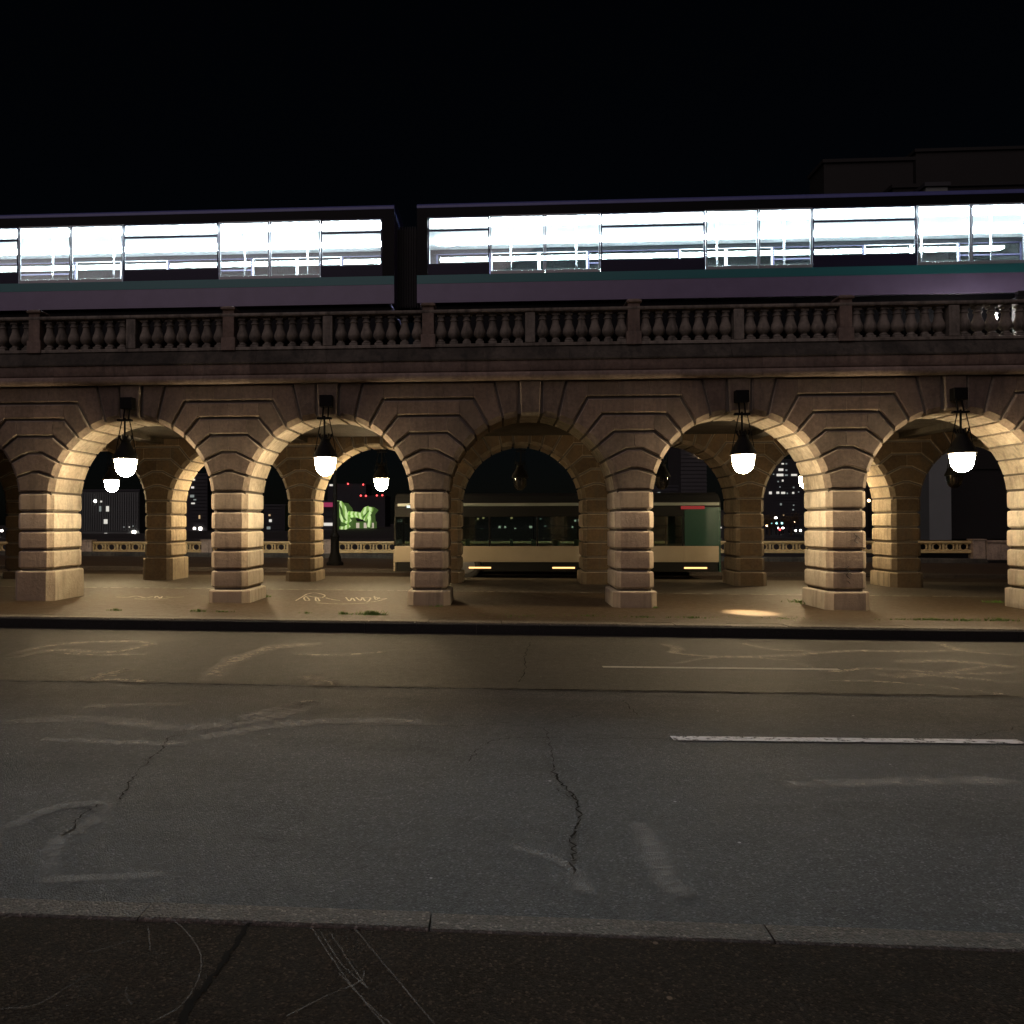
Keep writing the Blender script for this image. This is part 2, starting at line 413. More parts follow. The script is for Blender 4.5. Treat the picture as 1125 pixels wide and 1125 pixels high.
# near-black riser of the far kerb, a thin stone course in front of it
b = MB(); x = -40.0
while x < 42:
    l = random.uniform(.8, 1.3); a, c = x+.003, x+l-.003; x += l
    z = [(gz(a, ROAD)-.02, gz(a,-.018)), (gz(c, ROAD)-.02, gz(c,-.018))]
    y0, y1 = kerb_y-.05, kerb_y-.003
    b.rings([[(a,y0,z[0][0]),(a,y0,z[0][1]-.015),(a,y0+.015,z[0][1]),(a,y1,z[0][1]),(a,y1,z[0][0])],
             [(c,y0,z[1][0]),(c,y0,z[1][1]-.015),(c,y0+.015,z[1][1]),(c,y1,z[1][1]),(c,y1,z[1][0])]])
tag(b.build('kerb_riser', MT['kerb_face']), kind='structure')
# far carriageway, far footway
FK = on_ground(470, 625.5, -.05).y
tag(slab('far_road', XA, XB, 7.904, FK, ROAD, MT['far_pave']), kind='structure')
tag(kerb_run('far_kerb', FK, FK+.3, -.05, ROAD, MT['granite_near'], 1.1), kind='structure')
PAR_Y = 20.6
tag(slab('far_pavement', XA, XB, FK+.304, PAR_Y+.5, -.054, MT['far_pave'], .3), kind='structure')
b = MB(); b.box(XA, XB, -41, PAR_Y+.45, -2.6, -1.1); tag(b.build('bridge_deck', MT['b_grey']), kind='structure')
b = MB(); b.add([(-3000,-3000,-9.5),(3000,-3000,-9.5),(3000,3000,-9.5),(-3000,3000,-9.5)], [(0,1,2,3)])
tag(b.build('river', MT['water']), kind='structure')
b = MB(); b.box(-700, 900, 118, 1500, -9.4, -1.2); tag(b.build('quay', MT['land']), kind='structure')

# ------------------------------------------------------------------ ground marks
def ribbon_mesh(name, pts, width, mat, g0, lift, parent=None, jitter=0, sub=4, wj=0, label=None):
    P = []
    for i in range(len(pts)-1):
        a, c = Vector(pts[i]), Vector(pts[i+1])
        for k in range(sub): P.append(a.lerp(c, k/sub))
    P.append(Vector(pts[-1]))
    if jitter:
        for i in range(1, len(P)-1): P[i] = P[i] + Vector((random.gauss(0, jitter), random.gauss(0, jitter), 0))
    vs, fs, uvs = [], [], []
    for i, p in enumerate(P):
        t = (P[min(i+1, len(P)-1)] - P[max(i-1, 0)]); t.z = 0; t.normalize()
        nrm = Vector((-t.y, t.x, 0)); wd = (width if not callable(width) else width(i/(len(P)-1)))*(1+random.uniform(-wj, wj))/2
        for s in (-1, 1):
            q = p + nrm*wd*s; vs.append((q.x, q.y, gz(q.x, g0)+lift)); uvs.append((i/(len(P)-1), (s+1)/2))
    for i in range(len(P)-1): fs.append((2*i, 2*i+2, 2*i+3, 2*i+1))
    me = bpy.data.meshes.new(name); me.from_pydata(vs, [], fs)
    uvl = me.uv_layers.new(name='UVMap')
    for lp in me.loops: uvl.data[lp.index].uv = uvs[lp.vertex_index]
    me.materials.append(mat); o = bpy.data.objects.new(name, me); COL.objects.link(o)
    return o
def px_path(pp, g0): return [on_ground(x, y, g0) for x, y in pp]
def smoothp(pp, n=5):
    out = []
    for i in range(len(pp)-1):
        p0 = pp[max(i-1,0)]; p1 = pp[i]; p2 = pp[i+1]; p3 = pp[min(i+2,len(pp)-1)]
        for k in range(n):
            t = k/n
            out.append(tuple(.5*((2*p1[j]) + (-p0[j]+p2[j])*t + (2*p0[j]-5*p1[j]+4*p2[j]-p3[j])*t*t + (-p0[j]+3*p1[j]-3*p2[j]+p3[j])*t**3) for j in range(2)))
    out.append(tuple(pp[-1])); return out
def struct_ribbon(name, pp, width, mat, g0, lift, **kw):
    o = ribbon_mesh(name, px_path(pp, g0), width, mat, g0, lift, **kw); o['kind'] = 'structure'; return o
# lane dashes
for (xa, ya, xb, yb, wd, mt) in ((662,733.3,922,736.2,.10,'paint2'), (738,812,1123,816,.125,'paint')):
    struct_ribbon('lane_marking', [(xa,ya),(xb,yb)], wd, MT[mt], ROAD, .010, sub=1)
# path line
o = ribbon_mesh('path_line', [(-30, PATH_Y+.05, 0), (30, PATH_Y+.05, 0)], .09, MT['pathline'], 0, .004, sub=20); o['kind'] = 'structure'
# pale dusty fillers
for pp, wd, mt in (
    ([(10,725),(60,715),(120,717),(165,708),(130,705),(60,709),(0,722)], .14, 'trail2'),
    ([(62,718),(110,720),(165,719)], .10, 'trail2'),
    ([(83,748),(130,747),(166,750)], .12, 'trail2'), ([(95,748),(120,741),(140,736)], .16, 'trail2'),
    ([(228,750),(243,735),(262,724),(300,712),(355,707)], .22, 'trail2'), ([(340,742),(352,750),(365,754)], .22, 'trail2'),
    ([(320,719),(370,720),(430,716)], .10, 'trail2'),
    ([(90,776),(150,775),(215,773)], .11, 'trail'), ([(0,795),(100,790),(200,800),(290,790),(345,772)], .16, 'trail'),
    ([(200,815),(270,803),(330,795),(420,792),(500,797)], .14, 'trail'),
    ([(260,790),(300,780),(330,772),(352,770)], .10, 'trail'),
    ([(40,812),(130,816),(210,818)], .09, 'trail'),
    ([(720,706),(745,713),(742,718),(790,722),(860,721),(930,716),(1010,716),(1125,713)], .12, 'trail2'),
    ([(810,706),(850,714),(895,716)], .08, 'trail2'), ([(960,738),(985,745),(1000,741),(1040,744),(1125,751)], .13, 'trail2'),
    ([(870,727),(910,738),(960,735),(1060,741),(1125,738)], .10, 'trail2'), ([(1030,706),(1060,716),(1125,721)], .11, 'trail2'),
    ([(980,728),(1050,727),(1125,735)], .16, 'trail2'), ([(905,748),(975,750),(1050,757),(1125,766)], .07, 'trail2'),
    ([(740,730),(800,722),(880,727)], .07, 'trail2'), ([(985,745),(1030,741),(1100,730)], .10, 'trail2'),
    ([(850,863),(980,860),(1125,858)], .12, 'trail'),
    ):
    struct_ribbon('crack_filler', smoothp(pp), wd*1.9, MT[mt], ROAD, .0085 if mt == 'trail2' else .006, jitter=.012, wj=.35)
for pp, wd in (
    ([(-20,925),(20,905),(60,889),(100,884),(112,890),(100,905),(70,920),(55,940),(50,972)], .16),
    ([(40,968),(100,966),(190,961)], .10), ([(700,905),(715,930),(730,965),(755,990)], .20),
    ([(630,960),(645,985)], .14), ([(560,930),(610,945),(640,965)], .10)):
    struct_ribbon('dust_smear', smoothp(pp), wd, MT['smear'], ROAD, .0072, jitter=.006, wj=.2)
# dark cracks
for pp, wd in (
    ([(607,840),(612,856),(625,870),(636,885),(637,903),(630,920),(628,940),(630,962)], .017),
    ([(598,800),(604,815),(608,838)], .008), ([(612,868),(622,876),(634,878)], .008),
    ([(185,812),(178,825),(160,838),(145,858),(132,880)], .017), ([(110,885),(90,897),(76,915),(68,920)], .012),
    ([(185,812),(210,806),(240,800),(290,788),(345,772)], .010),
    ([(330,795),(400,798),(500,799),(560,795)], .008), ([(515,838),(525,825),(540,815),(560,812)], .008),
    ([(570,750),(578,735),(576,722),(583,706)], .012),
    ([(560,799),(600,797),(625,790),(640,786)], .008), ([(683,770),(692,778),(700,786)], .010),
    ([(1072,810),(1085,806),(1110,803),(1118,799)], .012), ([(568,812),(640,812),(735,813)], .007)):
    struct_ribbon('road_crack', pp, wd*.62, MT['crack'], ROAD, .0115, jitter=.012, sub=9, wj=.85)
o = struct_ribbon('road_joint', [(0,749),(200,752),(400,756),(560,758),(800,761),(1125,766)], .022, MT['crack'], ROAD, .0105, jitter=.012, sub=24, wj=.8)
struct_ribbon('pavement_crack', [(282,1008),(268,1022),(262,1035),(250,1050),(240,1065),(222,1088),(208,1105),(196,1130)], lambda t: .016+.014*t, MT['crack'], -.075, .004, jitter=.006, sub=5, wj=.35)
for pp in (
    [(180,1003),(205,1025),(220,1050),(218,1075),(200,1105),(172,1122)], [(0,1110),(40,1105),(75,1085),(100,1072)],
    [(342,1020),(365,1055),(395,1095),(425,1130)], [(350,1022),(375,1060),(405,1088),(395,1075),(362,1025)],
    [(400,1068),(395,1080),(360,1095),(315,1118)], [(390,1022),(430,1070),(480,1130)], [(100,1048),(125,1040),(142,1035)],
    [(163,1020),(165,1045)], [(372,1070),(410,1110),(432,1128)], [(0,1012),(25,1003),(60,1000)], [(140,1085),(138,1095),(145,1105)]):
    struct_ribbon('pavement_scratch', smoothp(pp), .006, MT['scratch'], -.075, .0055, sub=2, jitter=.001)
# white scrawl on the footway
def graffiti(strokes, label):
    root = empty('graffiti', on_ground(*strokes[0][0], 0.0)); inv = root.location.copy()
    for st in strokes:
        o = ribbon_mesh('stroke', px_path(smoothp(st), 0.0), .035, MT['graff'], 0.0, .005, sub=1)
        o.parent = root; o.location = -inv
    tag(root, label, 'graffiti')
graffiti([[(325,660),(332,656),(337,653),(345,651.5),(354,653),(357,655),(352,657),(344,656),(338,655),(334,657),(336,660),(340,659.5),(337,656)],
          [(347,656),(347,660),(351,660.5),(349,657)], [(358,657),(366,659),(374,660)],
          [(348,662.5),(365,663.6),(385,663.6),(404,662.6)], [(380,656.5),(384,660.5),(387,657),(390,660.5)], [(391,656.5),(396,660),(398,656.5),(401,660.5)],
          [(400,657),(407,657),(405,660.5),(403,661.5)], [(408,661.5),(417,660),(425,657.5),(418,658),(412,656)], [(411,655),(413,659),(417,656.5)]],
         'white scrawled writing on the brown footway between the second and third near piers')
graffiti([[(128,656),(140,656.5),(150,655),(160,657),(168,655.5)], [(170,657),(172,655),(176,657.5),(178,655.5)], [(182,656),(190,656.5),(202,656)],
          [(148,658),(165,658.5),(185,657.8)]], 'faint worn scrawl on the footway by the leftmost lit lantern')

# ------------------------------------------------------------------ viaduct
B = 4.15; T = 1.24; W = 5.724; HW = .385; ZC = 2.16; RA = B/2-HW
JT = [5, 16, 27, 38, 49, 60, 71, 82]                    # joint angles round each arch
JZ = [2.313, 2.745, 3.144, 3.495, 3.847, 4.185, 4.548]  # heights where the joints turn level
JU = [0.0, .08, .15, .39, .63, .92, 1.347]              # where they turn, from the pier centre
ZCOR = 4.548
PIERS = list(range(-6, 8))
viaduct = empty('viaduct', (0,0,0))
tag(viaduct, 'long pale stone viaduct of rusticated arches crossing the whole picture under the train', 'viaduct')

def off_poly(pl, d):               # offset an open polyline to its left by d
    out = []
    for i, p in enumerate(pl):
        ns = []
        if i > 0: t = (Vector(p)-Vector(pl[i-1])).normalized(); ns.append(Vector((-t.y, t.x)))
        if i < len(pl)-1: t = (Vector(pl[i+1])-Vector(p)).normalized(); ns.append(Vector((-t.y, t.x)))
        if len(ns) == 2:
            nn = (ns[0]+ns[1]).normalized(); q = Vector(p) + nn*d/max(.4, nn.dot(ns[0]))
        else: q = Vector(p) + ns[0]*d
        out.append(q)
    return out
CU = B/2
def arcpt(th, r): return Vector((CU - r*math.cos(R_(th)), ZC + r*math.sin(R_(th))))
def hit_arc(a, b, r):              # from a towards b until the circle of radius r
    a = Vector(a); b = Vector(b); c = Vector((CU, ZC)); d = (b-a).normalized(); e = a-c
    q = e.dot(d); disc = q*q - (e.dot(e)-r*r)
    if disc < 0: return b
    t = -q - math.sqrt(disc)
    if t < 0: t = -q + math.sqrt(disc)
    return a + d*t
def joint(k, inset_sign, g, r):
    """joint line k (0-based) from the pier side to the arch at radius r, moved by g across itself"""
    P1 = Vector((JU[k], JZ[k])) if k < 7 else Vector((CU-.235, ZCOR))
    P0 = arcpt(JT[k], RA)
    far = Vector((-3, JZ[k] if k < 7 else ZCOR))
    line = [far, P1, P0] if k > 0 else [Vector((-3, JZ[0])), Vector((.2, JZ[0])), Vector((CU-.3, JZ[0]))]
    o = off_poly(line, g*inset_sign)
    return o[1], hit_arc(o[1], o[2], r), o[0]
def zat(poly_bend, poly_end, u):   # level part: same z as the bend
    return poly_bend.y
def half_block(k, g, r, ucut, nseg=4):
    """wing of course k between joints k and k+1, u from ucut to the arch; ring of 2D points"""
    b0, e0, _ = joint(k, +1, g, r)
    b1, e1, _ = joint(k+1, -1, g, r)
    a0 = math.degrees(math.atan2(e0.y-ZC, CU-e0.x)); a1 = math.degrees(math.atan2(e1.y-ZC, CU-e1.x))
    pts = [Vector((ucut, b0.y)) if b0.x > ucut else None, b0 if b0.x > ucut else None, e0]
    if pts[0] is None:
        # cut lies on the sloping part
        t = (ucut-b0.x)/(e0.x-b0.x); pts = [b0.lerp(e0, t), b0.lerp(e0, min(.98, t+.02)), e0]
    for i in range(1, nseg): pts.append(arcpt(a0+(a1-a0)*i/nseg, r))
    pts += [e1, b1 if b1.x > ucut+.001 else Vector((ucut+.001, b1.y)), Vector((ucut, b1.y))]
    return pts
RINGS = [(0.0, .052, .10), (.012, .036, .088), (.03, .026, .07), (.10, .026, 0.0)]
def ring_specs(): return RINGS + [(T-y, g, a) for y, g, a in reversed(RINGS)]
def add_wing(mb, k, ucut, Xp, Y0, mirror):
    rs = []
    for y, g, a in ring_specs():
        pts = half_block(k, g, RA+a, ucut)
        rs.append([(Xp + (-p.x if mirror else p.x), Y0+y, p.y) for p in pts])
    mb.rings(rs)
def add_full(mb, k, Xp, Y0):
    rs = []
    for y, g, a in ring_specs():
        pts = half_block(k, g, RA+a, 0.0)[:]
        right = [p for p in pts]
        left = [Vector((-p.x, p.y)) for p in reversed(pts)]
        full = right[1:-1] + left[1:-1]
        rs.append([(Xp+p.x, Y0+y, p.y) for p in full])
    mb.rings(rs)
def add_rect(mb, u0, u1, z0, z1, Xp, Y0):
    rs = []
    for y, g, a in ((0.0,.052,0),(.012,.036,0),(.03,.026,0),(T-.03,.026,0),(T-.012,.036,0),(T,.052,0)):
        rs.append([(Xp+u0,Y0+y,z0+g),(Xp+u1,Y0+y,z0+g),(Xp+u1,Y0+y,z1-g),(Xp+u0,Y0+y,z1-g)])
    mb.rings(rs)
def spandrel_mesh(Xp, Y0):
    mb = MB()
    add_full(mb, 0, Xp, Y0); add_full(mb, 1, Xp, Y0)
    for k in (2, 3, 4, 5):
        cut = JU[k] if k > 2 else 0.0
        c = cut + .003
        add_wing(mb, k, c, Xp, Y0, False); add_wing(mb, k, c, Xp, Y0, True)
        if k > 2:
            n = {3:1, 4:2, 5:3}[k]
            for i in range(n):
                a, d = -cut + 2*cut*i/n, -cut + 2*cut*(i+1)/n
                add_rect(mb, a+.002, d-.002, JZ[k], JZ[k+1], Xp, Y0)
    return mb
def plan(inset, wx, y0, y1, ch):
    x = wx-inset; a, c = y0+inset, y1-inset; k = ch-inset*.4
    return [(-x+k,a),(x-k,a),(x,a+k),(x,c-k),(x-k,c),(-x+k,c),(-x,c-k),(-x,a+k)]
COURSES = [2.313, 1.914, 1.514, 1.114, .703, .314]
def pier_mesh(Xp, Y0, tall, mb):
    cs = [(COURSES[i+1], COURSES[i], 0) for i in range(5)]
    zb = gz(Xp)-.25
    if tall: cs = cs[:4] + [(zb, .70, 1)]
    else: cs = cs + [(zb, .314, 1)]
    for z0, z1, pl in cs:
        ex = .05 if pl else 0; g, bv = .024, .032
        dx, dy = random.uniform(-.004,.004), random.uniform(-.004,.004)
        rs = []
        for z, ins in ((z0+g, bv), (z0+g+bv, 0), ((z0+z1)/2, -.003), (z1-g-bv, 0), (z1-g-bv*.35, bv*.3), (z1-g, bv)):
            rs.append([(Xp+dx+x, Y0+dy+y, z) for x, y in plan(ins, HW+ex, -ex, T+ex, .10+ex*.6)])
        mb.rings(rs)
    rs = []
    for z in (zb, JZ[0]+.02): rs.append([(Xp+x, Y0+y, z) for x, y in plan(.05, HW, 0, T, .10)])
    return rs
def keystone_mesh(Xa, Y0):
    mb = MB(); rs = []
    for y, g, a in [(-.03,.02,.06), (-.01,.0,.04), (.06,0.,0.)] + [(T-.06,0.,0.), (T+.01,0.,.04), (T+.03,.02,.06)]:
        zb = ZC+(RA+a)*math.cos(R_(7)); hb = .185-g; ht = .215-g
        rs.append([(Xa-hb,Y0+y,zb),(Xa,Y0+y,ZC+RA+a),(Xa+hb,Y0+y,zb),(Xa+ht,Y0+y,ZCOR-.018-g*.5),(Xa-ht,Y0+y,ZCOR-.018-g*.5)])
    mb.rings(rs); return mb
def voussoir_mesh(Xa, Y0, s):
    mb = MB(); rs = []
    for y, g, a in ring_specs():
        b0, e0, _ = joint(6, +1, g, RA+a)
        b1, e1, _ = joint(7, -1, g, RA+a)
        b0 = b0.copy(); b1 = b1.copy(); b0.y = b1.y = ZCOR-.018
        a0 = math.degrees(math.atan2(e0.y-ZC, CU-e0.x)); a1 = math.degrees(math.atan2(e1.y-ZC, CU-e1.x))
        pts = [b0, e0, arcpt((a0+a1)/2, RA+a), e1, b1]
        rs.append([(Xa - s*(CU-p.x), Y0+y, p.y) for p in pts])
    mb.rings(rs); return mb
def core_mesh(Xp, Y0):
    """dark mortar bed behind the joints over one pier"""
    mb = MB(); r = RA+.05; n = 10
    half = [arcpt(90*i/n, r) for i in range(n+1)]
    pts = [Vector((p.x, p.y)) for p in half]
    right = pts + [Vector((CU, ZCOR)), ]
    left = [Vector((-p.x, p.y)) for p in reversed(right)]
    full = right + left
    mb.rings([[(Xp+p.x, Y0+y, p.y) for p in full] for y in (.055, T-.055)])
    return mb
TALL = {(-2, 0)}
for row, Y0 in ((0, 0.0), (1, W)):
    for p in PIERS:
        X = p*B
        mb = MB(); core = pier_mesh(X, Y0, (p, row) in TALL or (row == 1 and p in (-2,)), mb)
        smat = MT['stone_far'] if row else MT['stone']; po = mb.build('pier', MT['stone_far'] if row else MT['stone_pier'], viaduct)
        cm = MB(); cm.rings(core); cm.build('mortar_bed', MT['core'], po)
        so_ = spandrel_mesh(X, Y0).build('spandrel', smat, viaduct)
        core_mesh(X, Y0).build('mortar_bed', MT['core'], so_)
    for p in PIERS[:-1]:
        X = (p+.5)*B
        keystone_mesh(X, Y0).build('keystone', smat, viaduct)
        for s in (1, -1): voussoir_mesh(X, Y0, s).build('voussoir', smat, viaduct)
X0, X1 = PIERS[0]*B - B/2, PIERS[-1]*B + B/2
# ceiling slab between the two arcades, with cross beams
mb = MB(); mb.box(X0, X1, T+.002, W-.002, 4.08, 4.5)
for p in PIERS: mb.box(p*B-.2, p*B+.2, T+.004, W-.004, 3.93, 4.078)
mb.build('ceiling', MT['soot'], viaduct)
mb = MB(); mb.box(X0, X1, .35, W+T-.35, 5.05, 5.3); mb.build('track_bed', MT['core'], viaduct)
# cornice: moulded stones, three to a bay
def run_profile(mb, prof, x0, x1, L, gap=.004, jog=.004):
    x = x0; k = 0
    while x < x1-.01:
        l = L*random.choice((.85, 1.0, 1.0, 1.15)); a, c = x+gap/2, min(x+l, x1)-gap/2; x += l
        dy = random.uniform(-jog, jog)
        mb.rings([[(xx, y+dy, z) for y, z in prof] for xx in (a, c)])
def arc_prof(cy, cz, r, a0, a1, n): return [(cy+r*math.cos(R_(a0+(a1-a0)*i/n)), cz+r*math.sin(R_(a0+(a1-a0)*i/n))) for i in range(n+1)]
cor = [(.5, ZCOR), (-.05, ZCOR)] + arc_prof(-.06, ZCOR+.085, .085, 270, 90, 7) + [(-.07, ZCOR+.175), (-.09, ZCOR+.20), (-.11, ZCOR+.39), (.5, ZCOR+.39)]
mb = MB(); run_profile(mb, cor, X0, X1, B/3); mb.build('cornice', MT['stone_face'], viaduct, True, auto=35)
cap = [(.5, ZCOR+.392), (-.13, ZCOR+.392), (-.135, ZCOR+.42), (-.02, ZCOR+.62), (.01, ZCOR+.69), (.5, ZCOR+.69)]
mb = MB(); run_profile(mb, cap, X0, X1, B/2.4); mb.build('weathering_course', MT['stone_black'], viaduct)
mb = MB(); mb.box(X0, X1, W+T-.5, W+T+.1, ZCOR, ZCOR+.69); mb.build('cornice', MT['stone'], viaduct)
# backing of the facade above the arches up to the deck
mb = MB(); mb.box(X0, X1, .08, .348, ZCOR+.02, 5.22); mb.box(X0, X1, W+T-.348, W+T-.08, ZCOR+.02, 5.22); mb.build('wall_core', MT['core'], viaduct)
# balustrade
BZ0 = ZCOR+.692; BT = 5.93; RT = 6.01
bal = MB()
for x0, x1 in [(p*B, (p+1)*B) for p in PIERS[:-1]]:
    bal.rings([[(xx, y, z) for y, z in ((.01,BZ0),(-.015,BZ0+.01),(-.015,BZ0+.06),(.01,BZ0+.075),(.25,BZ0+.075),(.275,BZ0+.06),(.275,BZ0))] for xx in (x0+.003, x1-.003)])
    for xa, xb in ((x0, (x0+x1)/2), ((x0+x1)/2, x1)):
        bal.rings([[(xx, y, z) for y, z in ((.03,BT),(-.02,BT+.015),(-.03,BT+.04),(-.03,BT+.07),(-.015,RT),(.275,RT),(.29,BT+.07),(.29,BT+.04),(.28,BT+.015),(.23,BT))] for xx in (xa+.003, xb-.003)])
bal_o = bal.build('balustrade', MT['stone_top'], viaduct)
hb = BT-(BZ0+.075)
bp = MB()
b0 = BZ0+.075
bp.bbox(-.085,.085,-.085,.085,0,.055,.008)
bp.lathe([(.08,.055),(.088,.07),(.075,.085),(.06,.10),(.06,.115),(.10,.155),(.122,.205),(.124,.24),(.112,.29),(.092,.345),(.076,.40),(.07,.45),(.07,.475),(.085,.485),(.085,.505),(.07,.515),(.07,hb-.05)], n=16)
bp.bbox(-.08,.08,-.08,.08,hb-.05,hb-.001,.008)
proto_b = bp.build('baluster', MT['stone_top'], bal_o, True, auto=40)
first = True
for p in range(-3, 4):
    for s in (0, 1):
        for i in range(7):
            x = p*B + s*B/2 + .125 + (B/2-.225)*(i+.5)/7
            if first: o = proto_b; first = False
            else: o = proto_b.copy(); COL.objects.link(o); o.parent = bal_o
            o.location = (x, .13, b0)
pm = MB(); pm.bbox(-.15,.15,-.04,.30,0,.27,.012); pm.bbox(-.12,.12,-.02,.28,.27,RT-BZ0+.06,.01)
pm.rings([[(x*s, .13+y*s2, z) for x, y in ((-1,-1),(1,-1),(1,1),(-1,1))] for s, s2, z in ((.12,.15,RT-BZ0+.06),(.15,.19,RT-BZ0+.085),(.15,.19,RT-BZ0+.115),(.10,.13,RT-BZ0+.155),(.02,.02,RT-BZ0+.17))])
pil = MB(); pil.bbox(-.10,.10,-.01,.27,.076,BT-BZ0-.001,.01)
pp0 = pm.build('post', MT['stone_face'], bal_o); pl0 = pil.build('pilaster', MT['stone_top'], bal_o)
for i, p in enumerate(PIERS):
    o = pp0 if i == 0 else pp0.copy()
    if i: COL.objects.link(o); o.parent = bal_o
    o.location = (p*B, 0, BZ0+.0005)
for i, p in enumerate(PIERS[:-1]):
    o = pl0 if i == 0 else pl0.copy()
    if i: COL.objects.link(o); o.parent = bal_o
    o.location = ((p+.5)*B, 0, BZ0)
mb = MB(); mb.box(X0, X1, W+T-.3, W+T-.05, 5.24, 6.0); mb.build('rear_parapet', MT['stone_top'], viaduct)

def pier_tag(strokes, label, r=.006):
    o0 = at(*strokes[0][0], -.004); root = empty('graffiti', o0)
    for st in strokes:
        mb = MB(); mb.tube([at(x, y, -.006)-o0 for x, y in smoothp(st, 4)], r, 5); mb.build('stroke', MT['steel_black'], root)
    tag(root, label, 'graffiti')
pier_tag([[(933,622),(929,625),(933,628),(930,632),(934,636)], [(927,630),(932,629),(936,631)], [(931,638),(934,641)]], 'small black scribbled tag low on the front of the fifth near pier')
pier_tag([[(938,586),(941,590),(939,594),(943,597)], [(941,588),(945,592)]], 'tiny dark scratched mark on the middle block of the fifth near pier', .005)

# ------------------------------------------------------------------ hanging lanterns
def lantern(lit, mat):
    """bracket on the keystone, two ties, a crowned bell and an opal globe; built at the keystone face, hanging just before the wall plane"""
    root = empty('hanging_lantern'); y = -.2
    br = MB(); br.bbox(-.13,.13,-.20,-.031,4.03,4.27,.012); br.tube([(-.06,-.13,4.04),(-.06,-.19,3.80)],.016); br.tube([(.05,-.13,4.04),(.05,-.19,3.80)],.016)
    br.bbox(-.17,.13,-.25,-.15,3.77,3.81,.008); br.tube([(-.02,-.2,3.84),(-.02,-.2,3.46)],.02)
    br.build('bracket', MT['iron'], root)
    ti = MB()
    for s in (-1, 1): ti.tube([(s*.08,y,3.79),(s*.15,y,3.45),(s*.215,y,3.10)], .009, 6)
    ti.build('tie_rod', MT['iron'], root)
    be = MB(); be.lathe([(.235,2.985),(.25,2.99),(.245,3.03),(.215,3.10),(.165,3.19),(.125,3.26),(.10,3.31),(.095,3.35),(.11,3.37),(.08,3.38),(.05,3.40),(.03,3.46)], 0, y, 0, 24)
    for k in range(8):
        a = k*math.pi/4; be.tube([(.09*math.cos(a), y+.09*math.sin(a), 3.36),(.13*math.cos(a), y+.13*math.sin(a), 3.43),(.12*math.cos(a), y+.12*math.sin(a), 3.47)], .014, 5)
    be.build('bell_hood', MT['iron'], root, True, auto=50)
    gl = MB(); prof = [(.03,2.625),(.08,2.64),(.13,2.675),(.17,2.73),(.19,2.79),(.2,2.86),(.207,2.92),(.212,2.98)]
    if not lit: prof = prof + [(.20,2.979)] + [(r-.01, z+.008) for r, z in reversed(prof[:-1])]
    gl.lathe(prof, 0, y, 0, 28, cap=lit)
    gl.build('globe', mat, root, True, auto=60)
    if not lit:
        bb = MB(); bb.lathe([(.02,2.86),(.05,2.90),(.05,2.96),(.025,3.0)],0,y,0,12); bb.build('bulb', MT['bus_dark'], root, True)
    return root
lit0 = lantern(True, MT['globe']); far0 = lantern(True, MT['globe_bright']); off0 = lantern(False, MT['globe_off']); used = {}
GL = 'lanterns hanging from the arch keystones'
def put_lantern(a, row, lit, label):
    k = 'off' if not lit else 'far' if row else 'near'
    src = {'off': off0, 'far': far0, 'near': lit0}[k]
    o = src if not used.get(k) else copy_tree(src)
    used[k] = True
    X = (a+.5)*B
    o.location = (X, 0 if row == 0 else W+T, 0); o.rotation_euler = (0,0,0 if row == 0 else math.pi)
    tag(o, label, 'lantern', GL)
# arch index a sits between pier a and a+1; the photo's third pier is pier 0
put_lantern(-2, 0, True, 'lit lantern before the leftmost whole arch, a smaller lit globe just under it')
put_lantern(-1, 0, True, 'lit lantern on the near side of the arch that frames the green glowing building')
put_lantern(1, 0, True, 'lit lantern above the bright round pool of light on the footway')
put_lantern(2, 0, True, 'lit lantern at the far right, largest of the glowing globes')
put_lantern(-3, 1, True, 'small lit lantern seen right under the globe of the leftmost arch')
put_lantern(-1, 1, True, 'small lit lantern on the far side, right above the front of the bus')
put_lantern(-2, 1, True, 'lit lantern on the far side of the viaduct hidden behind the second near pier')
put_lantern(2, 1, True, 'lit lantern on the far side hidden behind the fifth near pier')
put_lantern(0, 1, False, 'dark unlit lantern on the far side of the unlit middle arch')
put_lantern(1, 1, False, 'unlit clear lantern beside the fourth near pier, above the rear of the bus')
put_lantern(3, 1, False, 'unlit clear lantern on the far side seen left of the rightmost lit globe')
# narrow beam thrown down by the open base of the fourth lantern
sp = bpy.data.lights.new('lantern_beam', 'SPOT'); sp.energy = 4600; sp.spot_size = R_(26); sp.spot_blend = 1.0; sp.shadow_soft_size = .03; sp.color = (1,.78,.48)
spo = bpy.data.objects.new('lantern_beam', sp); COL.objects.link(spo); spo.location = (1.5*B, -.2, 2.60)
tgt = on_ground(825, 673, 0); spo.rotation_euler = (Vector(spo.location)-tgt).to_track_quat('Z','Y').to_euler()

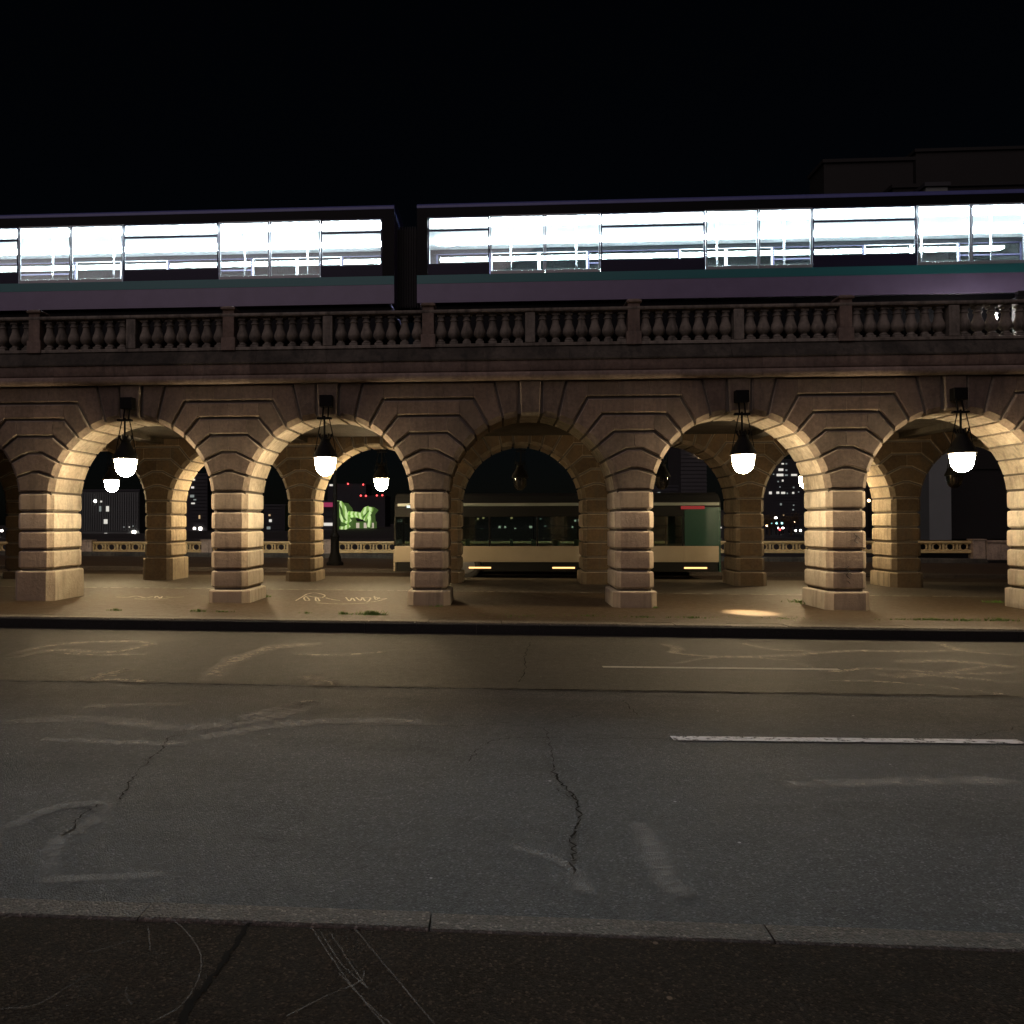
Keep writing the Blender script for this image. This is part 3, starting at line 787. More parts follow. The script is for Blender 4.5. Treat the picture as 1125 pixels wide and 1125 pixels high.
# ------------------------------------------------------------------ metro train
TY0, TY1 = 1.6, 4.04
tz = lambda y: at(562, y, TY0).z
Zsk, Zpt, Ztt, Zdb, Zwb, Ztr, Zwt, Zrd, Zrt = [tz(v) for v in (331, 310, 300.5, 298, 288, 251, 236, 226, 215)]
tx = lambda px: at(px, 290, TY0).x
train = empty('metro_train', (tx(447), TY0, 5.5)); TL = Vector(train.location)
tag(train, 'brightly lit metro train with teal stripe running along the top of the viaduct', 'train')
def carriage(x0, x1, bays, dirn):
    """bays: (kind, xa, xb) from left to right"""
    L = lambda x: x - TL.x
    def P(name, mb, mat, par, **k):
        o = mb.build(name, mat, par, **k); return o
    def shift(mb):
        mb.v = [(x-TL.x, y-TL.y, z-TL.z) for x, y, z in mb.v]; return mb
    body = MB()
    for y in (TY0, TY1-.06): body.box(x0, x1, y, y+.06, Zsk, Zpt)           # lower panel
    body.box(x0, x0+.06, TY0+.061, TY1-.061, Zsk, Zrd-.12); body.box(x1-.06, x1, TY0+.061, TY1-.061, Zsk, Zrd-.12)
    car = P('carriage', shift(body), MT['train_white'], train)
    s = MB()
    for y in (TY0-.004, TY1-.058): s.box(x0, x1, y, y+.062, Zpt+.002, Ztt)
    P('stripe', shift(s), MT['train_teal'], car)
    r = MB(); n = 10; prof = []
    mid = (TY0+TY1)/2; hw = (TY1-TY0)/2
    prof = [(TY0+.002, Zrd), (TY0+.002, Zrd+.02)] + [(mid - (hw+.0)*math.cos(R_(a)), Zrd+.03+(Zrt-Zrd-.03)*1.25*math.sin(R_(a))) for a in range(8, 173, 8)] + [(TY1-.002, Zrd+.02), (TY1-.002, Zrd)]
    r.rings([[(x, y, z) for y, z in prof] for x in (x0+.0, x1)])
    P('roof', shift(r), MT['train_roof'], car, smooth=True, auto=40)
    dk = MB()
    for y in (TY0+.006, TY1-.056):
        dk.box(x0, x1, y, y+.05, Zwt+.002, Zrd-.002)
    dk.box(x0+.1, x1-.1, TY0+.12, TY1-.12, Zsk-.75, Zsk-.002)                 # underframe
    P('underframe', shift(dk), MT['train_dark'], car)
    inn = MB(); inn.box(x0+.07, x1-.07, TY0+.07, TY1-.07, Zrd-.10, Zrd-.004)  # ceiling
    inn.box(x0+.065, x0+.09, TY0+.07, TY1-.07, Zpt, Zrd-.11); inn.box(x1-.09, x1-.065, TY0+.07, TY1-.07, Zpt, Zrd-.11)
    inn.box(x0+.1, x1-.1, TY1-.10, TY1-.07, Zpt-.2, Zwb)
    P('interior', shift(inn), MT['train_in'], car)
    fl = MB(); fl.box(x0+.1, x1-.1, TY0+.07, TY1-.11, Zsk+.02, Zsk+.10); P('floor', shift(fl), MT['train_floor'], car)
    st = MB()
    for yy in (TY0+.55, TY1-.75): st.box(x0+.3, x1-.3, yy, yy+.20, Zrd-.16, Zrd-.101)
    P('ceiling_light', shift(st), MT['strip'], car)
    pl = MB(); x = x0+.9
    se = MB()
    for kind, xa, xb in bays:
        xm = (xa+xb)/2
        for side, (ya, yb) in enumerate(((TY0+.004, TY0+.05), (TY1-.05, TY1-.004))):
            zb = Zdb if kind == 'door' else Zwb; g = .028; ym = (ya+yb)/2
            if kind == 'door':
                for (u, v) in ((xa+.012, xm-.006), (xm+.006, xb-.012)):          # two leaves
                    fr = MB(); gl = MB()
                    fr.box(u, u+g, ya, yb, Ztt+.004, Zwt); fr.box(v-g, v, ya, yb, Ztt+.004, Zwt)
                    fr.box(u+g, v-g, ya, yb, Ztt+.004, zb+.02); fr.box(u+g, v-g, ya, yb, Zwt-.02, Zwt)
                    gl.box(u+g, v-g, ym-.004, ym+.004, zb+.02, Zwt-.02)
                    P('door', shift(fr), MT['train_trim'], car); P('door_pane', shift(gl), MT['train_glass'], car)
            else:
                fr = MB()
                fr.box(xa+.002, xb-.002, ya, yb, Ztt+.004, zb)
                fr.box(xa+.002, xa+.035, ya, yb, zb, Zwt); fr.box(xb-.035, xb-.002, ya, yb, zb, Zwt)
                fr.box(xa+.035, xb-.035, ya, yb, Ztr-.018, Ztr+.018); fr.box(xa+.035, xb-.035, ya, yb, Zwt-.02, Zwt)
                P('window_frame', shift(fr), MT['train_blue'], car)
                for za, zc in ((zb, Ztr-.018), (Ztr+.018, Zwt-.02)):
                    gl = MB(); gl.box(xa+.035, xb-.035, ym-.004, ym+.004, za, zc); P('window_pane', shift(gl), MT['train_glass'], car)
        if kind == 'door':
            for dx in (-.75, .75):
                pl.tube([(xm+dx, TY0+(.55 if dx else 1.2), Zsk+.1), (xm+dx, TY0+(.55 if dx else 1.2), Zrd-.1)], .018, 8)
        else:
            for sx in (-1, 1):
                for yy in (TY1-1.0,):
                    cx = xm+sx*(xb-xa)*.27
                    se.box(cx-.25, cx+.25, yy, yy+.85, Zsk+.45, Zsk+.55); se.box(cx+sx*.2-.04, cx+sx*.2+.04, yy, yy+.85, Zsk+.552, Zsk+.78)
    P('grab_pole', shift(pl), MT['pole'], car, smooth=True)
    if se.v: P('seat', shift(se), MT['seat'], car)
    return car
d = [tx(v) for v in (458, 470, 538, 660, 775, 893, 1008, 1128)]
pw = d[4]-d[3]; pdr = d[5]-d[4]
bays = [('window', d[1], d[2]), ('door', d[2], d[3]), ('window', d[3], d[4]), ('door', d[4], d[5]), ('window', d[5], d[6]), ('door', d[6], d[7]), ('window', d[7], d[7]+1.5)]
carriage(d[0], d[7]+1.75, bays, 1)
# filler wall pieces at carriage ends come with the end walls; left carriage mirrors the right one
e = [tx(v) for v in (433, 420, 352, 240, 135, 20)]
e += [e[-1]-(e[3]-e[4]), e[-1]-(e[3]-e[4])-(e[2]-e[3])]
bl = [('window', e[7]-1.4, e[7]), ('door', e[7], e[6]), ('window', e[6], e[5]), ('door', e[5], e[4]), ('window', e[4], e[3]), ('door', e[3], e[2]), ('window', e[2], e[1])]
carriage(e[7]-1.65, e[0], bl, -1)
for xa, xb in ((d[0], d[1]), (d[7]+1.5, d[7]+1.75), (e[1], e[0]), (e[7]-1.65, e[7]-1.4)):
    for ya, yb in ((TY0+.004, TY0+.05), (TY1-.05, TY1-.004)):
        gw = MB(); gw.box(xa+.002, xb-.002, ya, yb, Ztt+.004, Zwt)
        gw.v = [(x-TL.x, y-TL.y, z-TL.z) for x, y, z in gw.v]; gw.build('corner_panel', MT['train_dark'], train)
gw = MB(); nb = 9
for i in range(nb):
    a = e[0] + (d[0]-e[0])*i/nb; c = e[0] + (d[0]-e[0])*(i+1)/nb; m_ = (a+c)/2
    gw.box(a, m_, TY0+.55, TY1-.55, Zsk+.05, Zrd-.2); gw.box(m_, c, TY0+.6, TY1-.6, Zsk+.1, Zrd-.25)
gw.v = [(x-TL.x, y-TL.y, z-TL.z) for x, y, z in gw.v]; gw.build('gangway_bellows', MT['rubber'], train)

# track lamp and signal box by the right end
sig = empty('track_lamp', (at(1092, 350, .75).x, .75, 5.3)); s0 = Vector(sig.location)
zb_ = at(1092, 350, .75).z - 5.3
mb = MB(); mb.tube([(0,0,0),(0,0,zb_-.08)], .025); mb.bbox(-.09,.09,-.06,.06,zb_+.10,zb_+.16,.01); mb.bbox(-.015,.015,.03,.06,zb_-.09,zb_+.11,.004); mb.build('stand', MT['steel_black'], sig)
mb = MB(); mb.lathe([(.02,zb_-.08),(.05,zb_-.05),(.06,zb_),(.05,zb_+.06),(.02,zb_+.10)], n=16); mb.build('bulb', emit_mat('work lamp bulb', (1,.93,.88), 420), sig, True)
tag(sig, 'small bare white lamp glowing behind the balustrade at the right end', 'lamp')
sx = at(1120, 345, .7); sgb = empty('signal_box', (sx.x, .7, 5.3)); zt = at(1120, 320, .7).z - 5.3
mb = MB(); mb.bbox(-.10,.10,-.09,.09,0,zt-.2,.012); mb.build('cabinet', MT['steel_black'], sgb)
mb = MB(); mb.bbox(-.13,.13,-.11,.11,zt-.2,zt-.14,.01); mb.bbox(-.05,.08,-.06,.06,zt-.139,zt,.01); mb.build('cap', MT['steel_black'], sgb)
tag(sgb, 'black trackside cabinet poking above the balustrade at the right edge', 'cabinet')

# ------------------------------------------------------------------ bus
BY0, BY1 = 9.3, 11.8
bz = lambda y: at(576, y, BY0).z
bx = lambda px: at(px, 590, BY0).x
xl, xr = bx(432), bx(792); zr = gz((xl+xr)/2, ROAD)
bus = empty('city_bus', ((xl+xr)/2, (BY0+BY1)/2, zr)); O = Vector(bus.location)
tag(bus, 'cream and green single deck bus crossing behind the arches', 'bus')
def bp_(name, mb, mat, par=bus, **k):
    mb.v = [(x-O.x, y-O.y, z-O.z) for x, y, z in mb.v]; return mb.build(name, mat, par, **k)
zWB, zCB, zTOP = bz(600), bz(617.5), bz(552); zWT = bz(560); zSK = zr+.30
gx = bx(752)
mb = MB(); wx = [xl+2.4, xr-2.9]; wr = .52
def side_panel(mb, x0, x1, y0, y1, z0, z1):
    # lower side with two wheel arches
    cuts = [x0] + sum([[c-wr, c+wr] for c in wx], []) + [x1]
    for i in range(0, len(cuts), 2): mb.box(cuts[i], cuts[i+1], y0, y1, z0, z1)
fl = MB(); fl.box(xl+.2, xr-.1, BY0+.07, BY1-.07, zSK+.05, zSK+.12); body = bp_('floor', fl, MT['bus_dark'])
for y0, y1 in ((BY0, BY0+.05), (BY1-.05, BY1)):
    q = MB(); q.bbox(xl+.05, gx, y0, y1, zCB, zWB, .008); bp_('side_panel', q, MT['bus_cream'])
    cuts = [xl+.1] + sum([[c-wr, c+wr] for c in wx], []) + [xr-.1]
    for i in range(0, len(cuts), 2):
        q = MB(); q.box(cuts[i], cuts[i+1], y0+.012, y1-.012, zSK, zCB-.002); bp_('skirt', q, MT['bus_dark'])
    q = MB(); q.bbox(gx+.002, xr-.065, y0, y1, zWB+.002, zWT+.06, .01); bp_('rear_quarter', q, MT['bus_green'])
    q = MB(); q.bbox(gx+.002, xr-.065, y0, y1, zCB, zWB-.001, .008); bp_('side_panel', q, MT['bus_cream'])
q = MB(); q.box(xr-.06, xr, BY0+.02, BY1-.02, zSK, zWT+.06); bp_('rear_panel', q, MT['bus_green'])
rf = MB(); rp = [(BY0+.0, zWT+.062), (BY0-.01, zTOP-.06), (BY0+.02, zTOP), (BY0+.25, zTOP+.22), (BY0+.6, zTOP+.32), (BY1-.6, zTOP+.32), (BY1-.25, zTOP+.22), (BY1-.02, zTOP), (BY1+.01, zTOP-.06), (BY1, zWT+.062)]
rf.rings([[(x, y, z) for y, z in rp] for x in (xl+.05, xr)])
roof = bp_('roof', rf, MT['bus_dark'])
for y0, y1 in ((BY0-.022, BY0-.012), (BY1+.012, BY1+.022)):
    ct = MB(); ct.bbox(xl+.15, xr-.05, y0, y1, zTOP-.115, zTOP-.02, .003); bp_('cantrail', ct, MT['bus_grey'])
npan = 6
for y0, y1 in ((BY0+.01, BY0+.05), (BY1-.05, BY1-.01)):
    pl = MB()
    for i in range(npan+1):
        x = xl+.05 + (gx-.05-xl-.05)*i/npan; pl.box(x-.025, x+.025, y0, y1, zWB+.001, zWT-.221)
    pl.box(xl+.05, gx, y0+.002, y1-.002, zWT-.22, zWT+.06)
    bp_('window_frame', pl, MT['bus_dark'])
for i in range(npan):
    g2 = MB(); xa = xl+.05 + (gx-.05-xl-.05)*i/npan+.036; xb = xl+.05 + (gx-.05-xl-.05)*(i+1)/npan-.036
    for y in (BY0+.03, BY1-.03):
        g2 = MB(); g2.box(xa, xb, y-.004, y+.004, zWB+.002, zWT-.221); bp_('window', g2, MT['bus_glass'])
fr = MB(); fr.bbox(xl, xl+.06, BY0+.05, BY1-.05, zSK, zWB-.1, .01); bp_('front_panel', fr, MT['bus_cream'])
ws = MB(); ws.box(xl+.02, xl+.03, BY0+.08, BY1-.08, zWB-.09, zWT+.05); bp_('windscreen', ws, MT['bus_glass'])
for i in range(9):
    x = xl+2.0+i*.75
    for y in (BY0+.15, BY1-1.05):
        ins = MB(); ins.box(x, x+.42, y, y+.9, zSK+.45, zSK+.55); ins.box(x+.36, x+.42, y, y+.9, zSK+.55, zSK+1.0); ins.box(x+.1, x+.3, y+.3, y+.6, zSK+.121, zSK+.45); bp_('seat', ins, MT['bus_in'])
for px in (527, 619, 764):
    a = at(px-11.5, 623.7, BY0).x; c = at(px+12, 623.7, BY0).x; m_ = (a+c)/2
    mk = MB(); mk.bbox(m_-.36, m_+.36, BY0-.012, BY0+.01, bz(624.6), bz(622.9), .004); bp_('marker_light', mk, MT['orange_l'])
rl = MB(); rl.bbox(bx(748), bx(774), BY0-.03, BY0-.023, bz(560), bz(556.5), .003); bp_('tail_light', rl, MT['red_l'])
wl = MB(); wl.bbox(bx(447), bx(462), BY0-.03, BY0-.023, bz(557.5), bz(555), .003); bp_('destination_light', wl, MT['white_bar'])
for cx in wx:
    for y0, y1 in ((BY0+.02, BY0+.30), (BY1-.30, BY1-.02)):
        n = 22; ty = MB()
        ty.rings([[(cx+r*math.cos(2*math.pi*i/n), y, gz(cx,ROAD)+.47+r*math.sin(2*math.pi*i/n)) for i in range(n)] for r, y in ((.40,y0),(.46,y0+.03),(.47,y0+.08),(.47,y1-.08),(.46,y1-.03),(.40,y1))])
        t_ = bp_('wheel', ty, MT['rubber'])
        rm = MB(); yf = y0-.004 if y0 < 10 else y1+.004
        rm.rings([[(cx+r*math.cos(2*math.pi*i/n), y, gz(cx,ROAD)+.47+r*math.sin(2*math.pi*i/n)) for i in range(n)] for r, y in ((.27,yf),(.25,yf-.01 if y0 < 10 else yf+.01))])
        bp_('rim', rm, MT['rim'], t_)

# ------------------------------------------------------------------ bridge parapet on the far side
PZ0, PZ1 = at(330, 607.5, PAR_Y).z, at(330, 594.8, PAR_Y).z
def railing_panel(x0, x1):
    mb = MB(); L = x1-x0
    a, c = 0.0, PZ1-PZ0
    mb.bbox(0, L, -.10, .10, c-.10, c, .015); mb.bbox(0, L, -.08, .08, 0, .11, .012)
    n = max(2, round(L/.62)); st = L/n; zm = (c+.01)/2; rr = (c-.21)/2*.98
    for i in range(n):
        xm = st*(i+.5)
        for k in range(14):
            pass
        pts = [(xm+rr*math.cos(2*math.pi*k/14), 0, zm+rr*math.sin(2*math.pi*k/14)) for k in range(15)]
        mb.tube(pts, .040, 6)
        mb.tube([(xm-st/2, 0, .11), (xm-rr*.7, 0, zm-rr*.7)], .035, 5); mb.tube([(xm-st/2, 0, c-.1), (xm-rr*.7, 0, zm+rr*.7)], .035, 5)
        mb.tube([(xm+st/2, 0, .11), (xm+rr*.7, 0, zm-rr*.7)], .035, 5); mb.tube([(xm+st/2, 0, c-.1), (xm+rr*.7, 0, zm+rr*.7)], .035, 5)
        mb.bbox(xm-st/2-.045, xm-st/2+.045, -.05, .05, .10, c-.09, .01)
    return mb
par = empty('bridge_railing', (0, PAR_Y, PZ0)); tag(par, 'cream openwork bridge railing of rings between pillars along the far footway', 'railing')
xs0, xs1 = at(-160, 600, PAR_Y).x, at(1073, 600, PAR_Y).x
npn = 9; seg = (xs1-xs0)/npn; panel0 = None
for i in range(npn):
    x = xs0+seg*i+.28
    if panel0 is None: panel0 = railing_panel(0, seg-.56).build('panel', MT['cast_cream'], par); o = panel0
    else: o = panel0.copy(); COL.objects.link(o); o.parent = par
    o.location = (x, 0, 0)
pb = MB(); pb.bbox(-.27,.27,-.2,.2,-.55,PZ1-PZ0+.02,.02); pb.bbox(-.31,.31,-.24,.24,PZ1-PZ0+.021,PZ1-PZ0+.09,.02)
p0 = None
for i in range(npn+1):
    o = pb.build('pillar', MT['pink_stone'], par) if p0 is None else p0.copy()
    if p0 is None: p0 = o
    else: COL.objects.link(o); o.parent = par
    o.location = (xs0+seg*i, 0, 0)
mb = MB(); mb.rings([[(x, y, gz(x, z)-PZ0) for y, z in ((-.3,-.3),(-.3,.10),(-.25,.16),(.25,.16),(.25,-.3))] for x in (xs0-20, xs1+.3)]); 
mb.build('plinth', MT['stone_black'], par)
rw = empty('stone_parapet', (xs1+.3, PAR_Y, -.1)); tag(rw, 'plain pinkish stone parapet continuing right of the openwork railing', 'parapet')
mb = MB(); mb.bbox(.02, 24, -.22, .22, 0, PZ1+.02, .03); mb.build('wall', MT['pink_stone'], rw)
mb = MB(); mb.bbox(.0, 24, -.28, .28, PZ1+.021, PZ1+.12, .02); mb.build('coping', MT['pink_stone'], rw)

# street lamps on the far footway: one stands in view, two unseen ones are added behind piers to light the railing
def street_lamp():
    root = empty('street_lamp')
    mb = MB(); mb.lathe([(.34,0),(.34,.10),(.26,.16),(.24,.35),(.20,.42),(.175,.55),(.17,1.1),(.19,1.15),(.16,1.2),(.10,1.3),(.085,3.0),(.06,6.6)], n=16); mb.build('post', MT['iron'], root, True, auto=50)
    mb = MB(); mb.lathe([(.05,6.6),(.12,6.66),(.26,6.72),(.30,6.80),(.30,7.16),(.2,7.3),(.05,7.4)], n=16); mb.build('lamp_hood', MT['iron'], root, True, auto=50)
    mb = MB(); mb.lathe([(.05,6.30),(.16,6.36),(.22,6.46),(.24,6.58)], cx=.42, n=16); mb.lathe([(.05,6.30),(.16,6.36),(.22,6.46),(.24,6.58)], cx=-.42, n=16); mb.build('globe', MT['globe_far'], root, True)
    mb = MB(); mb.tube([(-.5,0,6.62),(.5,0,6.62)], .05); mb.build('crossbar', MT['iron'], root)
    return root
sl = street_lamp()
for i, (px, lab) in enumerate(((368, 'dark lamp post with a flared base standing on the far footway left of the bus'), (30, 'unseen added lamp post on the far footway hidden behind the leftmost pier'), (915, 'unseen added lamp post on the far footway hidden behind the fifth pier'))):
    o = sl if i == 0 else copy_tree(sl); g = on_ground(px, 621, -.054); o.location = (g.x, max(g.y, FK+1.2), gz(g.x, -.054)); tag(o, lab, 'lamp post', 'lamp posts along the far footway')

# ------------------------------------------------------------------ city across the river
def building(name, label, cat, px0, px1, pyt, Y, mat, floors=8, ribs=0, depth=25, zb=-1.2, lit=(), setback=None, dark_win=True):
    a, c = at(px0, pyt, Y), at(px1, pyt, Y); zt = (a.z+c.z)/2; x0, x1 = a.x, c.x
    root = empty(name, ((x0+x1)/2, Y, zb)); ox = (x0+x1)/2
    b = MB(); hx = (x1-x0)/2; H = zt-zb
    b.box(-hx, hx, 0, depth, 0, H)
    fh = H/floors
    for k in range(1, floors): b.box(-hx-.15, hx+.15, -.25, -.005, fh*k-.2, fh*k+.1)
    for k in range(ribs): 
        x = -hx + 2*hx*(k+.5)/ribs; b.box(x-.14, x+.14, -.5, -.255, fh*.5, H-.3)
    b.build('facade', mat, root)
    rf = MB(); rf.box(-hx-.3, hx+.3, -.3, depth+.3, H+.002, H+.6); rf.build('roof', mat if mat is MT['b_warm'] else MT['b_dark'], root)
    if False:
        nw = max(3, int(2*hx/3.2)); wb = MB()
        for k in range(floors):
            for i in range(nw):
                x = -hx + 2*hx*(i+.5)/nw; wb.box(x-.8, x+.8, -.03, -.004, fh*k+fh*.3, fh*k+fh*.82)
        wb.build('dark_window', MT['train_dark'], root)
    for (px, py, w_, h_, mt) in lit:
        p = at(px, py, Y-.6); s = (Y-CAM.y)/F_PX
        wm = MB(); wm.box(p.x-ox-w_*s/2, p.x-ox+w_*s/2, -.62, -.45, p.z-zb-h_*s/2, p.z-zb+h_*s/2); wm.build('lit_window', MT[mt], root)
    tag(root, label, cat); return root
building('office_block', 'grey office block with vertical fins seen through the leftmost whole arch', 'building', 88, 153, 540, 190, MT['b_grey'], 9, 26, lit=(
    (118,559,3,6,'w_white'),(116,573,4,5,'w_white'),(106,590,10,8,'w_dim'),(116,588,3,5,'w_white'),(147,585,4,4,'l_white'),(140,587,1.6,1.6,'w_dim'),(142,579,1.2,1.2,'w_white'),
    (136,579,1.2,1.2,'w_dim'),(146,578,1.2,1.2,'w_dim'),(104.5,550.5,2.6,2.6,'l_white'),(111,551,1.8,1.8,'w_white'),(110,559,2,6,'w_dim')))
building('apartment_tower', 'dark apartment tower with stacked lit windows left of the second near pier', 'tower', 204, 228, 522, 260, MT['b_dark'], 16, 0, lit=(
    (213,527,2.4,2,'w_white'),(211.5,535.5,3.2,2.2,'w_white'),(211,545,4.5,3,'w_dim'),(212,553,4,1.6,'w_white'),(219,568,1.6,4,'w_warm'),(213.5,580.5,2.4,2.4,'l_white'),(220,580.7,3.2,3.2,'l_white'),(214,549,3,1.4,'w_dim')))
building('corner_block', 'dark block with a few lit windows between the second near pier and the far piers', 'building', 290, 313, 556, 240, MT['b_dark'], 10, 0, lit=(
    (296,566,2,2,'w_warm'),(297,572,3,3,'w_white'),(295,580,4,3,'w_dim'),(302,592,4,5,'w_white'),(309,592,3,5,'w_white'),(294,588,2,2,'w_dim')))
building('ministry_building', 'huge dark office building on the right rising above the train', 'building', 905, 1003, 178, 120, MT['b_warm'], 4, 0, 6)
building('ministry_wing', 'taller dark rear wing at the top right above the train', 'building', 1006, 1180, 165, 135, MT['b_warm'], 4, 0, 6)
building('ministry_annex', 'long dark blue grey block at the right between the last two piers', 'building', 981, 1300, 203, 112, MT['b_warm'], 5, 0, 5)
building('pale_stair_tower', 'pale vertical shaft standing against the dark annex between the last two piers', 'tower', 1017, 1041, 205, 104, MT['b_grey'], 3, 0, 5)
building('residential_tower', 'tall dark tower with scattered lit windows right of the fifth far pier', 'tower', 836, 884, 506, 330, MT['b_dark'], 24, 0, lit=(
    (860,509.5,2.4,1.4,'w_white'),(864,509.5,1.6,1.4,'w_dim'),(858,516,5,2.6,'w_white'),(864,516.5,2,1.6,'w_dim'),(857,521.8,7,2.6,'w_white'),(864,522,3,1.6,'w_dim'),(872.5,521.8,6,2,'w_white'),
    (850,521,1.2,1.2,'w_dim'),(855,529,1.4,1.4,'w_dim'),(860,528,1.6,2,'w_white'),(857,535,1.2,1.2,'w_dim'),(872,535.5,1.5,1.5,'w_dim'),(846.5,541.5,2.8,2.8,'w_white'),(854.6,541.3,2.8,2.4,'w_white'),
    (860.5,541.5,4,2.2,'w_white'),(871.5,541.5,2,2,'w_white'),(877.5,540.5,1.2,1.2,'w_dim'),(865,542,1.2,1.6,'w_dim'),(858,554,1.8,2.2,'w_dim'),(872,555,1.3,1.3,'w_dim'),(871.5,560,1.5,1.5,'w_dim'),(861,566,1.2,1.2,'w_warm')))
building('slab_tower', 'black slab tower behind the rear of the bus', 'tower', 748, 776, 486, 320, MT['b_blue'], 22, 0, lit=((765.3,498.3,3,3,'l_warm'),(768.6,502.3,3.4,2.6,'w_warm'),(753,558,1.4,1.2,'w_dim')))
building('low_block', 'low dark block with small lit windows beside the fourth near pier', 'building', 716, 745, 535, 300, MT['b_dark'], 12, 0, lit=(
    (724,541,3,1,'w_dim'),(727,545,4,1,'w_dim'),(724,549,3,1,'w_dim'),(747-10,549,1.6,1.6,'w_white'),(741,548,1.6,1.6,'w_dim'),(722,552,1.2,1.2,'w_white')))
building('quay_building', 'long low riverside building seen through the middle arch behind the bus', 'building', 505, 645, 560, 310, MT['b_dark'], 7, 0, lit=(
    (525,570,2.2,2,'w_warm'),(531,569,2.4,2,'w_warm'),(562,569,2.4,2.4,'w_warm'),(590,570,1.8,1.6,'w_dim'),(594,570,1.8,1.4,'w_dim'),(549,579,2.6,2.4,'w_white'),(555,579,2.2,2,'w_white'),
    (566,583,2,6,'w_white'),(560,582,1.6,1.6,'w_warm'),(583,579,3.2,2.4,'w_white'),(587,583,2.6,2.2,'w_white'),(599,578,2.2,1.4,'w_dim'),(629,579,1.6,2,'w_white'),(623,588,3,1.5,'w_white'),
    (638,588,2.5,5,'w_white'),(529,582,1.4,3,'w_dim'),(541,585,1.2,4,'w_dim'),(614,584,1.4,3,'w_dim'),(632,572,2,2,'w_white'),(636,571.5,2.6,2.6,'w_white'),(604,590,1.6,3,'w_dim')))
building('far_terrace', 'low terrace with bright lamps behind the rear half of the bus', 'building', 722, 806, 562, 315, MT['b_dark'], 6, 0, lit=(
    (735,571,2.8,2.6,'l_white'),(745,570.6,1.8,1.6,'w_warm'),(735,575.5,1.6,1.6,'w_warm'),(742,575.5,1.8,1.6,'w_warm'),(780,569.4,2.6,2.6,'w_white'),(787,569,3.8,3.8,'l_white'),(779.5,575,2,3.6,'w_white'),
    (779.5,580.6,2.8,2.8,'w_white'),(791.5,580,2.4,2.4,'w_white'),(775,580.5,1.4,1.4,'w_dim'),(746,597-2,4.5,3.6,'l_white'),(798,582,1.6,1.6,'w_warm')))
# rooftop sign on the quay building
p = at(617.5, 548, 309); sgn = empty('rooftop_sign', (p.x, 309, p.z-3)); tag(sgn, 'small white illuminated sign on a roof above the middle of the bus', 'sign')
mb = MB(); mb.box(-3,3,.1,.4,-5,1.0); mb.build('frame', MT['b_dark'], sgn)
mb = MB()
for k in range(7):
    x = -2.7+.9*k; z = 1.6+1.1*math.sin(math.pi*k/6)
    mb.box(x-.33, x+.33, -.1, .1, 1.3, z)
mb.build('lettering', MT['w_white'], sgn)
# green tubular building
def P3(x, y, Y=300): return at(300+x/5.92, 470+y/5.92, Y)
c0 = P3(530, 600); gb = empty('green_building', (c0.x, 300, -1.2)); G = Vector(gb.location)
def gt(pts, r): 
    mb = MB(); mb.tube([P3(x, y) + Vector((0, dy, 0)) - G for x, y, dy in pts], r, 10); return mb
def slab_shape(pp, y0, y1, mat, name):
    mb = MB(); q = [P3(x, y)-G for x, y in pp]; mb.rings([[(v.x, yy, v.z) for v in q] for yy in (y0, y1)]); mb.build(name, mat, gb)
slab_shape([(412,482),(452,486),(480,520),(492,570),(514,612),(506,648),(470,668),(424,660),(414,610)], -1, 12, MT['green_dark'], 'wing')
slab_shape([(496,545),(545,545),(580,556),(600,522),(628,512),(657,532),(634,562),(640,650),(612,648),(600,600),(545,582),(500,590)], 0, 12, MT['green_dark'], 'wing')
for pts, r in (([(415,486,-2),(450,490,-3),(474,520,-4),(487,572,-4),(509,610,-3)], .85), ([(418,500,-2),(420,600,-2),(428,645,-2)], .5), ([(432,500,-3),(440,560,-3),(462,606,-3),(500,618,-3)], .6),
               ([(428,650,-2),(470,655,-3),(506,634,-3)], .8), ([(498,556,-2),(545,560,-3),(582,568,-3),(603,548,-4),(624,526,-4),(655,534,-3)], .9),
               ([(584,556,-2),(602,526,-2),(628,517,-2)], .6), ([(505,578,-2),(548,576,-2),(590,592,-2)], .45), ([(642,548,-3),(618,580,-3),(604,604,-3)], .7), ([(630,572,-2),(634,612,-2),(624,645,-2)], .7)):
    gt(pts, r).build('tube', MT['green_tube'], gb, True)
mb = MB(); a = P3(440,610)-G; b_ = P3(640,655)-G; mb.box(a.x, b_.x, 3, 14, b_.z, a.z); mb.build('glazed_hall', MT['green_dark'], gb)
mb = MB()
for x in (430, 545, 595, 640):
    a = P3(x-12, 618)-G; b_ = P3(x+8, 652)-G; mb.box(a.x, b_.x, 2.6, 2.9, b_.z, a.z)
mb.build('lit_pane', MT['pale_glow'], gb)
mb = MB(); a = P3(420,658)-G; b_ = P3(645,700)-G; mb.box(a.x, b_.x, 1, 18, 0, a.z); mb.build('podium', MT['b_dark'], gb)
tag(gb, 'glowing green tubular building across the river beside the dark lamp post', 'building')
# neon-lit shed left of it
building('neon_building', 'dark shed with a pink neon band left of the green glowing building', 'building', 352, 369, 552, 290, MT['b_dark'], 4, 0, lit=((361,554.5,13,5,'l_pink'),(361,576,11,3.4,'w_white'),(364,533,4,2,'w_white')), dark_win=False)
